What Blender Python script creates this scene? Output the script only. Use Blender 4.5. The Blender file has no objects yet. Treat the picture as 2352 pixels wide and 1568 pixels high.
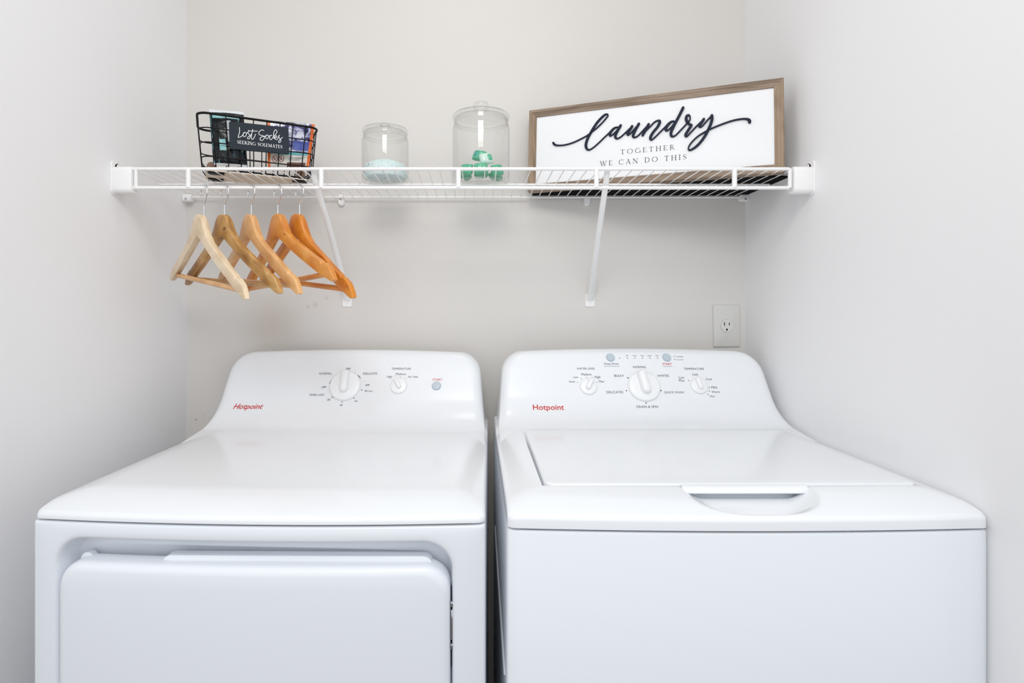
import bpy, bmesh, math, random
from mathutils import Vector, Matrix, noise
random.seed(7)
C = bpy.context.scene.collection
PI = math.pi

# ------------------------------------------------------------------ camera, world, lights, exposure
F = 1278.0; VX, VY = 1095.0, 708.0; CY, CZ = -1.517, 1.24      # focal length and principal point (px), camera position
cam = bpy.data.objects.new('camera', bpy.data.cameras.new('camera')); C.objects.link(cam)
cam.location = (0, CY, CZ); cam.rotation_euler = (PI/2, 0, 0)
cam.data.sensor_width = 36; cam.data.lens = F/2352*36
cam.data.shift_x = (1176-VX)/2352; cam.data.shift_y = -(784-VY)/2352
cam.data.clip_start = 0.01
bpy.context.scene.camera = cam

w = bpy.data.worlds.new('world'); bpy.context.scene.world = w; w.use_nodes = True
w.node_tree.nodes['Background'].inputs[0].default_value = (0.93, 0.96, 1.0, 1)
w.node_tree.nodes['Background'].inputs[1].default_value = 1.10

def area(name, loc, target, sx, sy, power, col):
    l = bpy.data.lights.new(name, 'AREA'); l.shape = 'RECTANGLE'; l.size = sx; l.size_y = sy
    l.energy = power; l.color = col
    o = bpy.data.objects.new(name, l); C.objects.link(o); o.location = loc
    o.rotation_euler = (Vector(target)-Vector(loc)).to_track_quat('-Z', 'Y').to_euler()
    return o
area('hall_ceiling_lamp', (-0.05, -1.75, 2.38), (-0.05, -0.25, 1.0), 0.6, 0.45, 9.5, (1.0, 0.95, 0.89))
area('closet_ceiling_lamp', (-0.02, -0.55, 2.40), (-0.02, -0.40, 0.0), 0.30, 0.30, 1.2, (1.0, 0.95, 0.90))
bpy.context.scene.cycles.transparent_max_bounces = 32; bpy.context.scene.cycles.max_bounces = 16; bpy.context.scene.cycles.diffuse_bounces = 8
v = bpy.context.scene.view_settings
v.view_transform = 'Standard'; v.look = 'None'; v.gamma = 1; v.use_curve_mapping = False; v.exposure = 0.0

# ------------------------------------------------------------------ helpers
def P(px, py, D):                      # a point at depth D seen at a pixel
    return Vector(((px-VX)*D/F, CY+D, CZ-(py-VY)*D/F))
def hit(px, py, p0, n):                # where the sight line through a pixel meets the plane (p0, n)
    d = Vector(((px-VX)/F, 1, -(py-VY)/F)); o = Vector((0, CY, CZ))
    return o + d*((Vector(p0)-o).dot(n)/d.dot(n))

ROOTM = {}
def thing(name, label, cat, loc=(0,0,0), rotz=0, group=None):
    o = bpy.data.objects.new(name, None); C.objects.link(o)
    o.location = loc; o.rotation_euler = (0, 0, rotz); o.empty_display_size = .05
    ROOTM[o] = (Matrix.Translation(Vector(loc)) @ Matrix.Rotation(rotz, 4, 'Z'))
    o['label'] = label; o['category'] = cat
    if group: o['group'] = group
    return o
def tag(o, label=None, cat=None, group=None, kind=None):
    for k, val in (('label', label), ('category', cat), ('group', group), ('kind', kind)):
        if val: o[k] = val
    return o
def mk(name, geo, mat, parent=None, smooth=True, local=False):
    """one mesh object; geometry is given in world space unless local"""
    vs, fs = geo
    me = bpy.data.meshes.new(name)
    if parent is None:
        if vs:
            xs = [q[0] for q in vs]; ys = [q[1] for q in vs]; zs = [q[2] for q in vs]
            org = Vector(((min(xs)+max(xs))/2, (min(ys)+max(ys))/2, min(zs)))
        M = Matrix.Translation(-org); RM = Matrix.Translation(org)
    else:
        RM = ROOTM[parent]; M = Matrix.Identity(4) if local else RM.inverted()
    me.from_pydata([M @ Vector(q) for q in vs], [], fs)
    me.validate(); me.update()
    bm = bmesh.new(); bm.from_mesh(me); bmesh.ops.recalc_face_normals(bm, faces=bm.faces); bm.to_mesh(me); bm.free()
    if smooth:
        for p in me.polygons: p.use_smooth = True
        me.set_sharp_from_angle(angle=math.radians(smooth if smooth is not True else 40))
    me.materials.append(mat)
    o = bpy.data.objects.new(name, me); C.objects.link(o); ROOTM[o] = RM
    if parent is None: o.location = org
    else: o.parent = parent
    return o
def join(*gs):
    V, Fs = [], []
    for vs, fs in gs:
        n = len(V); V += list(vs); Fs += [tuple(i+n for i in f) for f in fs]
    return V, Fs
def tf(geo, M): return [M @ Vector(q) for q in geo[0]], geo[1]
def box(x0, x1, y0, y1, z0, z1, b=0, seg=2):
    bm = bmesh.new(); bmesh.ops.create_cube(bm, size=1)
    for q in bm.verts: q.co = Vector(((x0+x1)/2+q.co.x*(x1-x0), (y0+y1)/2+q.co.y*(y1-y0), (z0+z1)/2+q.co.z*(z1-z0)))
    if b: bmesh.ops.bevel(bm, geom=list(bm.edges), offset=b, segments=seg, affect='EDGES', profile=.5)
    bm.verts.index_update()
    r = [q.co.copy() for q in bm.verts], [tuple(q.index for q in f.verts) for f in bm.faces]; bm.free(); return r
def loft(rings, closed=True, cap0=True, cap1=True):
    n = len(rings[0]); V = [q for r in rings for q in r]; Fs = []
    for i in range(len(rings)-1):
        for j in range(n if closed else n-1):
            k = (j+1) % n; Fs.append((i*n+j, i*n+k, (i+1)*n+k, (i+1)*n+j))
    if cap0: Fs.append(tuple(range(n))[::-1])
    if cap1: Fs.append(tuple((len(rings)-1)*n+j for j in range(n)))
    return V, Fs
def tube(path, r, seg=8, closed=False, cap=True, rz=None):
    pts = [Vector(q) for q in path]; n = len(pts); rings = []
    up = None
    for i, p in enumerate(pts):
        a = pts[(i-1) % n] if (closed or i) else p; b = pts[(i+1) % n] if (closed or i < n-1) else p
        t = (b-a).normalized()
        if up is None:
            up = Vector((0, 0, 1)) if abs(t.z) < .9 else Vector((0, 1, 0))
        u = (up - t*up.dot(t)).normalized(); up = u; s = t.cross(u)
        rr = r[i] if isinstance(r, (list, tuple)) else r
        rings.append([p + u*math.cos(2*PI*k/seg)*rr + s*math.sin(2*PI*k/seg)*rr for k in range(seg)])
    if closed: rings.append(rings[0]); return loft(rings, cap0=False, cap1=False)
    return loft(rings, cap0=cap, cap1=cap)
def cat(pts, m=6, closed=False):       # Catmull-Rom through the points
    pts = [Vector(q) for q in pts]; n = len(pts); out = []
    rng = range(n) if closed else range(n-1)
    for i in rng:
        g = lambda k: pts[k % n] if closed else pts[max(0, min(n-1, k))]
        p0, p1, p2, p3 = g(i-1), g(i), g(i+1), g(i+2)
        for j in range(m):
            t = j/m
            out.append(.5*((2*p1)+(p2-p0)*t+(2*p0-5*p1+4*p2-p3)*t*t+(3*p1-p0-3*p2+p3)*t**3))
    if not closed: out.append(pts[-1])
    return out
def lathe(prof, c=(0,0,0), seg=48, M=None):
    V, Fs = [], []; n = len(prof)
    for k in range(seg):
        a = 2*PI*k/seg
        for r, z in prof: V.append(Vector((r*math.cos(a), r*math.sin(a), z)))
    for k in range(seg):
        k2 = (k+1) % seg
        for i in range(n-1): Fs.append((k*n+i, k2*n+i, k2*n+i+1, k*n+i+1))
    M = M or Matrix.Translation(Vector(c))
    return weld(([M @ q for q in V], Fs))
def weld(geo, d=1e-6):
    bm = bmesh.new(); vv = [bm.verts.new(q) for q in geo[0]]
    for f in geo[1]:
        try: bm.faces.new([vv[i] for i in f])
        except ValueError: pass
    bmesh.ops.remove_doubles(bm, verts=bm.verts, dist=d); bm.verts.index_update()
    r = [q.co.copy() for q in bm.verts], [tuple(q.index for q in f.verts) for f in bm.faces]; bm.free(); return r
def rrect(x0, x1, z0, z1, r, n=8, m=1):  # rounded rectangle outline, counter-clockwise, sides cut in m
    r = max(min(r, (x1-x0)/2-1e-5, (z1-z0)/2-1e-5), 1e-4)
    if m > 1:
        b = rrect(x0, x1, z0, z1, r, n); out = []
        for i, p in enumerate(b):
            out.append(p)
            if i % (n+1) == n:
                q = b[(i+1) % len(b)]
                out += [(p[0]+(q[0]-p[0])*k/m, p[1]+(q[1]-p[1])*k/m) for k in range(1, m)]
        return out
    out = []
    for cx, cz, a0 in ((x1-r, z0+r, -PI/2), (x1-r, z1-r, 0), (x0+r, z1-r, PI/2), (x0+r, z0+r, PI)):
        for k in range(n+1): a = a0+PI/2*k/n; out.append((cx+r*math.cos(a), cz+r*math.sin(a)))
    return out
def frame(o, ex, ez):                  # matrix with columns ex, normal, ez
    ex = Vector(ex).normalized(); ez = Vector(ez); ez = (ez-ex*ez.dot(ex)).normalized(); ey = ez.cross(ex)
    M = Matrix.Identity(4)
    for i in range(3): M[i][0] = ex[i]; M[i][1] = ey[i]; M[i][2] = ez[i]; M[i][3] = o[i]
    return M
def ribbon(pts, wf, y0, y1):           # flat stroke in the x-z plane, from y0 (back) to y1 (front), width from wf(direction)
    pts = [Vector((q[0], q[1])) for q in pts]; L, R = [], []
    n = len(pts); ws = []
    for i in range(n):
        t = (pts[min(n-1, i+1)]-pts[max(0, i-1)]); t = t.normalized() if t.length > 0 else Vector((1, 0))
        ws.append((wf(t) if callable(wf) else wf, t))
    sm = [sum(ws[k][0] for k in range(max(0, i-2), min(n, i+3)))/len(range(max(0, i-2), min(n, i+3))) for i in range(n)]
    for i in range(n):
        t = ws[i][1]; nn = Vector((-t.y, t.x))*sm[i]/2; L.append(pts[i]+nn); R.append(pts[i]-nn)
    t0 = ws[0][1]; t1 = ws[-1][1]
    def arc(c, t, w, s):
        nn = Vector((-t.y, t.x)); return [c + (nn*math.cos(a)*s + t*math.sin(a)*s)*w/2 for a in (PI/4, PI/2, 3*PI/4)]
    outl = L + arc(pts[-1], t1, sm[-1], 1) + R[::-1] + arc(pts[0], t0, sm[0], -1)
    m = len(outl); V = [(q.x, y0, q.y) for q in outl]+[(q.x, y1, q.y) for q in outl]
    Fs = [(i, (i+1) % m, m+(i+1) % m, m+i) for i in range(m)]
    for off in (0, m):
        for i in range(n-1): Fs.append((off+i, off+i+1, off+n+3+(n-1-(i+1)), off+n+3+(n-1-i)))
        Fs.append((off+n-1, off+n, off+n+1, off+n+2, off+n+3)); Fs.append((off+m-4, off+m-3, off+m-2, off+m-1, off+0))
    return V, Fs
_fc = {}
def font_geo(text, italic=0, bold=0):
    k = (text, italic, bold)
    if k in _fc: return _fc[k]
    cu = bpy.data.curves.new('t', 'FONT'); cu.body = text; cu.size = 1; cu.shear = italic; cu.offset = bold; cu.resolution_u = 3
    o = bpy.data.objects.new('t', cu); C.objects.link(o); dg = bpy.context.evaluated_depsgraph_get(); dg.update()
    me = bpy.data.meshes.new_from_object(o.evaluated_get(dg))
    vs = [q.co.copy() for q in me.vertices]; fs = [tuple(p.vertices) for p in me.polygons]
    bpy.data.objects.remove(o); bpy.data.curves.remove(cu); bpy.data.meshes.remove(me)
    x0 = min(q.x for q in vs); x1 = max(q.x for q in vs)
    _fc[k] = ([Vector((q.x-x0, 0, q.y)) for q in vs], fs, x1-x0); return _fc[k]

# ------------------------------------------------------------------ materials
def mat(name, col, rough=.5, metal=0, spec=.5, coat=0, **kw):
    m = bpy.data.materials.new(name); m.use_nodes = True; b = m.node_tree.nodes['Principled BSDF']
    b.inputs['Base Color'].default_value = (*col, 1); b.inputs['Roughness'].default_value = rough
    b.inputs['Metallic'].default_value = metal; b.inputs['Specular IOR Level'].default_value = spec
    b.inputs['Coat Weight'].default_value = coat; b.inputs['Coat Roughness'].default_value = .08
    for k, val in kw.items(): b.inputs[k.replace('_', ' ')].default_value = val
    return m
def srgb(r, g, b): return tuple(((c/255)/12.92 if c/255 <= .04045 else ((c/255+.055)/1.055)**2.4) for c in (r, g, b))
def nodes(m): nt = m.node_tree; return nt, nt.nodes, nt.links, nt.nodes['Principled BSDF']
def tex_coord(N, L, scale=(1,1,1), rot=(0,0,0)):
    tc = N.new('ShaderNodeTexCoord'); mp = N.new('ShaderNodeMapping'); L.new(tc.outputs['Object'], mp.inputs[0])
    mp.inputs['Scale'].default_value = scale; mp.inputs['Rotation'].default_value = rot; return mp
def bumped(m, scale=200, strength=.05, dist=.001):
    nt, N, L, b = nodes(m); mp = tex_coord(N, L); n = N.new('ShaderNodeTexNoise'); n.inputs['Scale'].default_value = scale
    L.new(mp.outputs[0], n.inputs['Vector']); bp = N.new('ShaderNodeBump'); bp.inputs['Strength'].default_value = strength
    bp.inputs['Distance'].default_value = dist; L.new(n.outputs[0], bp.inputs['Height']); L.new(bp.outputs[0], b.inputs['Normal']); return m
def ramped(m, vec_out, stops, N, L, b, sock='Base Color'):
    r = N.new('ShaderNodeValToRGB'); e = r.color_ramp.elements
    while len(e) < len(stops): e.new(.5)
    for i, (p, c) in enumerate(stops): e[i].position = p; e[i].color = (*c, 1)
    L.new(vec_out, r.inputs[0]); L.new(r.outputs[0], b.inputs[sock]); return r
def wood(name, c0, c1, c2, along='x', rough=.38, sc=1):
    m = mat(name, c1, rough, spec=.5); nt, N, L, b = nodes(m)
    s = {'x': (6, 60, 60), 'y': (60, 6, 60), 'z': (60, 60, 6), 'v': (14, 90, 24)}[along]
    mp = tex_coord(N, L, tuple(q*sc for q in s)); n = N.new('ShaderNodeTexNoise'); n.inputs['Scale'].default_value = 1.0
    n.inputs['Detail'].default_value = 5; n.inputs['Distortion'].default_value = .6
    L.new(mp.outputs[0], n.inputs['Vector']); ramped(m, n.outputs[0], [(.3, c0), (.5, c1), (.7, c2)], N, L, b); return m

# wall paint: one paint, back wall copy darker and warmer for the light on it, faint roller texture; the back wall carries a soft brownish stain
def paint(name, col, stain=None):
    m = mat(name, col, .62, spec=.35); nt, N, L, b = nodes(m)
    mp = tex_coord(N, L); n = N.new('ShaderNodeTexNoise'); n.inputs['Scale'].default_value = 260; n.inputs['Detail'].default_value = 3
    L.new(mp.outputs[0], n.inputs['Vector']); bp = N.new('ShaderNodeBump'); bp.inputs['Strength'].default_value = .10; bp.inputs['Distance'].default_value = .0006
    L.new(n.outputs[0], bp.inputs['Height']); L.new(bp.outputs[0], b.inputs['Normal'])
    if stain:
        geo = N.new('ShaderNodeNewGeometry'); n2 = N.new('ShaderNodeTexNoise'); n2.inputs['Scale'].default_value = 7
        mixv = N.new('ShaderNodeMix'); mixv.data_type = 'VECTOR'
        last = None
        for (x, y, z, r, amt, sc) in stain:
            sub = N.new('ShaderNodeVectorMath'); sub.operation = 'SUBTRACT'; sub.inputs[1].default_value = (x, y, z); L.new(geo.outputs['Position'], sub.inputs[0])
            ln = N.new('ShaderNodeVectorMath'); ln.operation = 'LENGTH'; L.new(sub.outputs[0], ln.inputs[0])
            mr = N.new('ShaderNodeMapRange'); mr.interpolation_type = 'SMOOTHSTEP'; mr.inputs['From Min'].default_value = 0; mr.inputs['From Max'].default_value = r
            mr.inputs['To Min'].default_value = amt; mr.inputs['To Max'].default_value = 0; L.new(ln.outputs['Value'], mr.inputs['Value'])
            ml = N.new('ShaderNodeMix'); ml.data_type = 'RGBA'; ml.inputs['B'].default_value = (*sc, 1)
            ml.inputs['A'].default_value = (*col, 1)
            if last: L.new(last, ml.inputs['A'])
            L.new(mr.outputs[0], ml.inputs['Factor']); last = ml.outputs['Result']
        N.remove(mixv); N.remove(n2)
        L.new(last, b.inputs['Base Color'])
    return m
M = {}
BACKC_SHADED = (0.69, 0.67, 0.645)  # same paint as the sides, with the back wall's dimmer, warmer light mixed in
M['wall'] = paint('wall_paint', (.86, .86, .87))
M['back'] = paint('back_wall_paint_shaded', BACKC_SHADED, [(-.560, 0, 1.195, .12, .42, (.50, .43, .32)), (-.7656, 0, .937, .004, .8, (.25, .24, .23)), (-.742, 0, .947, .003, .6, (.3, .29, .28)), (-.44, 0, 1.25, .012, .4, (.45, .43, .4)), (-.41, 0, 1.268, .007, .5, (.45, .43, .4)),
    (-.46, 0, 1.245, .008, .5, (.45, .43, .4))])
M['floor'] = mat('floor_brown', srgb(96, 84, 74), .5)
M['ceiling'] = mat('ceiling_white', (.8, .8, .79), .8)
M['enamel'] = mat('white_enamel', (.825, .85, .88), .22, spec=.5, coat=.35)
M['cabinet'] = mat('white_cabinet_enamel', (.80, .83, .872), .32, spec=.5)
M['plastic'] = mat('white_plastic', (.87, .885, .90), .3)
M['grey_button'] = mat('grey_button', srgb(186, 199, 209), .3)
M['ink'] = mat('dark_ink', srgb(70, 76, 92), .5)
M['red'] = mat('red_ink', srgb(206, 42, 38), .5)
M['black_dot'] = mat('black_ink', (.015, .015, .02), .5)
M['gap'] = mat('dark_gap', (.03, .035, .045), .6)
M['wire'] = mat('white_vinyl', (.88, .88, .88), .35)
M['steel'] = mat('bright_steel', (.75, .75, .76), .2, metal=1)
M['chrome'] = mat('chrome', (.6, .62, .65), .15, metal=1)
M['black_wire'] = mat('black_wire', (.004, .004, .005), .5, spec=.2)
M['slate'] = bumped(mat('slate_board', srgb(40, 48, 56), .7, spec=.25), 300, .1)
M['white_print'] = mat('white_print', (.86, .87, .88), .6)
M['sign_white'] = mat('sign_white', (.83, .84, .86), .55)
M['sign_wood'] = wood('grey_brown_wood', srgb(112, 95, 79), srgb(140, 121, 103), srgb(160, 142, 124), 'x', .6)
M['sign_wood_v'] = wood('grey_brown_wood_upright', srgb(120, 99, 78), srgb(148, 126, 104), srgb(166, 146, 122), 'z', .6)
M['letters'] = mat('navy_letter', srgb(24, 33, 52), .5, spec=.15)
M['serif'] = mat('charcoal_print', srgb(60, 62, 70), .6)
M['black'] = mat('black_backing_and_shade', (.004, .004, .004), .9, spec=.1)
M['outlet'] = mat('outlet_plate', (.66, .655, .63), .4)
M['outlet_ring'] = mat('outlet_ring', (.34, .335, .32), .7)
M['outlet_face'] = mat('outlet_face', (.70, .695, .67), .35)
M['slot'] = mat('outlet_slot', (.01, .01, .01), .8)
M['tan'] = mat('tan_board', srgb(222, 208, 190), .7)
M['brown_bead'] = mat('brown_wood_ball', srgb(150, 118, 98), .6)
M['foil'] = mat('foil', (.7, .72, .75), .22, metal=.8)

# ------------------------------------------------------------------ setting
XL, XR = -0.792, 0.732
def struct(name, geo, m, smooth=False): o = mk(name, geo, m, smooth=smooth); o['kind'] = 'structure'; return o
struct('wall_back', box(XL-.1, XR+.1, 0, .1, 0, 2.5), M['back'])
struct('wall_left', box(XL-.1, XL, -.80, 0, 0, 2.5), M['wall'])
struct('wall_right', box(XR, XR+.1, -.80, 0, 0, 2.5), M['wall'])
struct('floor', box(-2.2, 2.2, -3.2, .1, -.05, 0), M['floor'])
struct('ceiling', box(XL-.1, XR+.1, -.80, .1, 2.5, 2.55), M['ceiling'])

# ------------------------------------------------------------------ the two machines
WM = .686
def bow(x, b): return -b*(1-(2*x/WM-1)**2)
def round_plan(x, y, R):               # pull the corners of the plan rectangle in to a radius R (front corners)
    for cx, s in ((R, -1), (WM-R, 1)):
        if (x-cx)*s > 0 and y < R:
            u = abs(x-cx)/R; vv = (R-y)/R
            m_ = max(u, vv); l = math.hypot(u, vv)
            if l > 1e-9: k = m_/l; return cx+s*u*k*R, R-vv*k*R
    return x, y
PROF = [(.470, 0), (.482, .0015), (.496, .0075), (.512, .019), (.527, .035), (.542, .056), (.570, .108), (.590, .146)]   # console face: (depth, height above deck)
FP = (.542, .056); FQ = (.590, .146)   # the straight part that carries the controls
def prof_d(h):
    for (d0, h0), (d1, h1) in zip(PROF, PROF[1:]):
        if h <= h1: return d0+(d1-d0)*(h-h0)/(h1-h0)
    return d1+(h-h1)*(FQ[0]-FP[0])/(FQ[1]-FP[1])
def lines(a, b, step, extra=()):
    n = max(2, int((b-a)/step)); s = set(round(a+(b-a)*i/n, 5) for i in range(n+1))
    for e in extra:
        if a < e < b: s.add(round(e, 5))
    return sorted(s)
def machine(name, label, cat_, ox, oy, rot, zs, zd, ztop, b, has_lid):
    root = thing(name, label, cat_, (ox, oy, 0), rot)
    loc = lambda nm, g, m, par=root, sm=True: mk(nm, g, m, par, sm, local=True)
    R = .012; depth = .640
    # ---- top deck as a fine height field: front lip slope, side slopes, rounded rim, (washer) lid recess and finger scoop
    e = [.0002, .0006, .0012, .002, .003, .0045, .006, .008, .011, .015, .02]
    ex = e+[WM-q for q in e]; ey = e+[.03, .04, .05, .06, .07, .08, .09]
    LX0, LX1, LY0, LY1 = .058, .650, .0765, .468
    if has_lid:
        for q in (LX0, LX1): ex += [q-.004, q-.002, q-.0005, q+.0005, q+.003]
        for q in (LY0, LY1): ey += [q-.003, q-.001, q+.001, q+.003]
        ex += [.255+.005*i for i in range(46)]; ey += [.003*i for i in range(1, 27)]
    X = lines(0, WM, .012, ex); Y = lines(0, depth, .016, ey)
    def top_z(x, y):
        t = max(0, 1-y/.076); f = .020*(t**1.55)                       # front lip
        s = min(x, WM-x); u = max(0, 1-s/.055); sd = .012*u**1.5*(1 if y < .47 else max(.2, 1-(y-.47)/.05))
        drop = (f**3+sd**3)**(1/3)
        q = min(s, y); r = .006
        if q < r: drop += r-math.sqrt(max(0, r*r-(r-q)**2))
        z = zd-drop
        if has_lid:
            cx = .369; q_r = abs((x-cx)/.101)**2.8+abs((y-.078)/.072)**2.8
            if q_r < 1 and y < LY0+.004:
                t_ = min(1, (1-q_r)/.75); z -= .018*(t_*t_*(3-2*t_))**.8
            d = max(LX0-x, x-LX1, LY0-y, y-LY1)
            if d < .0: z -= .012*min(1, -d/.001)
        return z
    V, Fs = [], []
    for y in Y:
        for x in X:
            xx, yy = round_plan(x, y, R); V.append((xx, yy+bow(xx, b)*max(0, 1-yy/.45), top_z(x, y)))
    nx = len(X); ny = len(Y)
    for j in range(ny-1):
        for i in range(nx-1): Fs.append((j*nx+i, j*nx+i+1, (j+1)*nx+i+1, (j+1)*nx+i))
    rim = [i for i in range(nx)]+[j*nx+nx-1 for j in range(1, ny)]+[(ny-1)*nx+i for i in range(nx-2, -1, -1)]+[j*nx for j in range(ny-2, 0, -1)]
    m0 = len(V); zb = zs+.0015
    for k in rim: V.append((V[k][0], V[k][1], zb))
    n = len(rim)
    for i in range(n): Fs.append((rim[i], rim[(i+1) % n], m0+(i+1) % n, m0+i))
    Fs.append(tuple(m0+i for i in range(n)))
    loc('top_panel', (V, Fs), M['enamel'], sm=50)
    # ---- control console
    rings = []; w0 = WM-.014; zt = ztop-zd; back = .632; xc = WM/2; crown = .0085 ; rc = .022; Rk = .048; rt = .011
    def ring(hn, extra_d=0.0, shrink=0.0, ztopmode=None):
        q = hn/zt; hw = w0/2-.016*q
        if hn > zt-Rk: hw -= Rk-math.sqrt(max(1e-9, Rk*Rk-(hn-(zt-Rk))**2))
        rr = min(rc, hw*.5); pts = []
        cols = [(-1, rr*(1-math.cos(a)), -math.sin(a)) for a in ()]
        half = []
        for u in [i/24 for i in range(25)]: half.append((u*(hw-rr), 0))
        for a in [PI/2*k/7 for k in range(1, 8)]: half.append((hw-rr+rr*math.sin(a), rr*(1-math.cos(a))))
        half.append((hw, None))
        full = [(-x_, o_) for x_, o_ in reversed(half[1:])]+half
        for x_, o_ in full:
            cr = crown*(1-(x_/(w0/2))**2)*min(1, max(0, (hn-.03)/(zt-.03)))-crown
            h = hn+cr if hn > .03 else hn-crown*(max(0, hn)/.03)
            h = max(h, -.002) if hn >= 0 else -.016
            d = back if o_ is None else min(back, prof_d(h)+o_*(1 if hn > .05 else (max(0, hn)/.05))+extra_d)
            pts.append((xc+x_, d, zd+h-shrink))
        return pts
    hs = [-.016, 0, .002, .005, .009, .014, .02, .028, .037, .047, .058]+[.058+(zt-rt-.058)*i/14 for i in range(1, 15)]
    for h in hs: rings.append(ring(h))
    for a in (20, 40, 60, 78, 90):
        a = math.radians(a); rings.append(ring(zt-rt+rt*math.sin(a), rt*(1-math.cos(a))))
    rings.append(ring(zt, .03))
    rings.append([(p[0], back, p[2]-.001) for p in rings[-1]])
    loc('control_console', loft(rings, cap0=True, cap1=True), M['enamel'], sm=50)
    # ---- cabinet
    zc = zs-.0015
    def plan(inset, nb=40):
        pts = []
        for i in range(nb+1):
            x = WM*i/nb
            pts.append((x, 0))
        for y in (.003, .006, .01, .014, .02, .1, .3, .5, depth): pts.append((WM, y))
        for y in (depth, .5, .3, .1, .02, .014, .01, .006, .003): pts.append((0, y))
        out = []
        for x, y in pts:
            xx, yy = round_plan(x, y, .012 if y <= .012 else .0121)
            yy += bow(xx, b)*max(0, 1-yy/.3)
            out.append((xc+(xx-xc)*(1-inset/xc), yy+inset*(1 if y < .3 else -1)))
        return out
    zl = [(.0, .012), (.008, .012), (.012, .03), (.012, zc-.006)]
    if has_lid:
        rings = [[(x, y, z) for x, y in plan(i_)] for i_, z in ((.002, .02), (0, .03), (0, zc-.004), (.001, zc-.001), (.003, zc))]
        loc('cabinet', loft(rings), M['cabinet'], sm=40)
    else:
        # front sheet with a recessed bay for the door, as nested outlines
        RX0, RX1, RZ0, RZ1, RR = .036, .640, .20, zc-.0225, .046
        def rg(x0, x1, z0, z1, r, y): return [(x, (y+bow(x, b)*(1 if y < .1 else 0)), z) for x, z in rrect(x0, x1, z0, z1, r, 10, 16)]
        rings = [rg(0, WM, .02, zc, .004, depth), rg(0, WM, .02, zc, .004, .012), rg(0, WM, .02, zc, .004, .005), rg(.0008, WM-.0008, .0208, zc-.0008, .004, .0025), rg(.0025, WM-.0025, .0225, zc-.002, .004, .0008), rg(.005, WM-.005, .025, zc-.0035, .004, 0)]
        for o, y in ((-.008, 0), (-.003, .0001), (-.001, .0006), (.0008, .002), (.0022, .0045), (.0032, .009), (.0045, .018), (.006, .028), (.009, .036), (.014, .040), (.024, .041)):
            rings.append(rg(RX0+o, RX1-o, RZ0+o, RZ1-o, RR-o*.8, y))
        loc('cabinet', loft(rings), M['cabinet'], sm=50)
    # dark strip standing for the shadow in the joint between cabinet and top, set back from the front; levelling feet
    rings = [[(x, y, z) for x, y in plan(.006)] for z in (zc-.003, zs+.004)]
    loc('seam_shade', loft(rings), M['gap'], sm=False)
    for fx, fy in ((.06, .06), (WM-.06, .06), (.06, .56), (WM-.06, .56)):
        loc('foot', lathe([(0, 0), (.02, 0), (.022, .004), (.02, .012), (.008, .014), (.008, .024), (0, .024)], (fx, fy, 0), 16), M['gap'])
    return root, loc

def controls(root, zd, ox, oy, rot):
    """plane of the console face in world space"""
    RM = ROOTM[root]
    a = RM @ Vector((WM/2, FP[0], zd+FP[1])); bq = RM @ Vector((WM/2, FQ[0], zd+FQ[1]))
    ex = (RM.to_3x3() @ Vector((1, 0, 0))); up = (bq-a).normalized(); n = ex.cross(up)      # points at the viewer side
    if n.y > 0: n = -n
    return a, ex, up, n
def brand_plane(root, zd):             # tangent of the face a little lower, where it starts to curve
    RM = ROOTM[root]; a = RM @ Vector((.1, .5345, zd+.0455)); bq = RM @ Vector((.1, .542, zd+.056))
    ex = (RM.to_3x3() @ Vector((1, 0, 0))); up = (bq-a).normalized(); n = ex.cross(up)
    if n.y > 0: n = -n
    return a+n*.0006, ex, up, n

# dryer
DX, DY, DR = -.673, CY+.844, math.radians(-1.55)
dryer, dl = machine('dryer', 'white clothes dryer on the left, with a front door and three round controls', 'dryer', DX, DY, DR, .9205, .951, 1.1315, .0165, False)
WX, WY, WR = .0438, CY+.790, math.radians(0)
washer, wl = machine('washing_machine', 'white top-loading washing machine on the right, with a lid and a wide finger scoop', 'washing machine', WX, WY, WR, .9268, .9655, 1.1375, .0115, True)

# dryer door: rounded panel standing in the bay
def door_geo(x0, x1, z0, z1, R, yb, yf, b, fil):
    rings = []
    steps = [(0, yb), (0, yf+fil), (fil*.08, yf+fil*.62), (fil*.3, yf+fil*.3), (fil*.62, yf+fil*.08), (fil, yf), (fil+.02, yf-.0005), (fil+.06, yf-.001), (fil+.12, yf-.0012), (fil+.18, yf-.0013), (fil+.24, yf-.0013), (fil+.277, yf-.0013)]
    for o, y in steps:
        rings.append([(x, y+bow(x, b), z) for x, z in rrect(x0+o, x1-o, z0+o, z1-o, R-o*.8, 10, 14)])
    return loft(rings)
dl('door', door_geo(.0415, .6335, .2150, .8595, .040, .030, -.004, .0165, .013), M['cabinet'], dryer, 60)
door = [c for c in dryer.children if c.name.startswith('door')][0]
def liner(x0, x1, z1, y0, y1):
    rings = [[(x, y+bow(x, .0165), z) for x, z in rrect(x0+o, x1-o, .225, z1-o, .014, 6)] for o, y in ((.003, y0), (0, y0+.002), (0, y1))]
    return loft(rings)
dl('door_liner', join(liner(.060, .082, .8635, .022, .034), liner(.196, .606, .8665, .016, .034)), M['cabinet'], door, 50)
dl('hinge', join(box(.6345, .6385, .004, .012, .745, .790, .0008), box(.634, .6386, .002, .010, .795, .803, .0008), box(.634, .6386, .002, .010, .732, .740, .0008)), M['chrome'], door, 40)
dl('hinge_shadow_plate', box(.6335, .6392, .013, .018, .70, .82), M['gap'], door, False)

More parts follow.
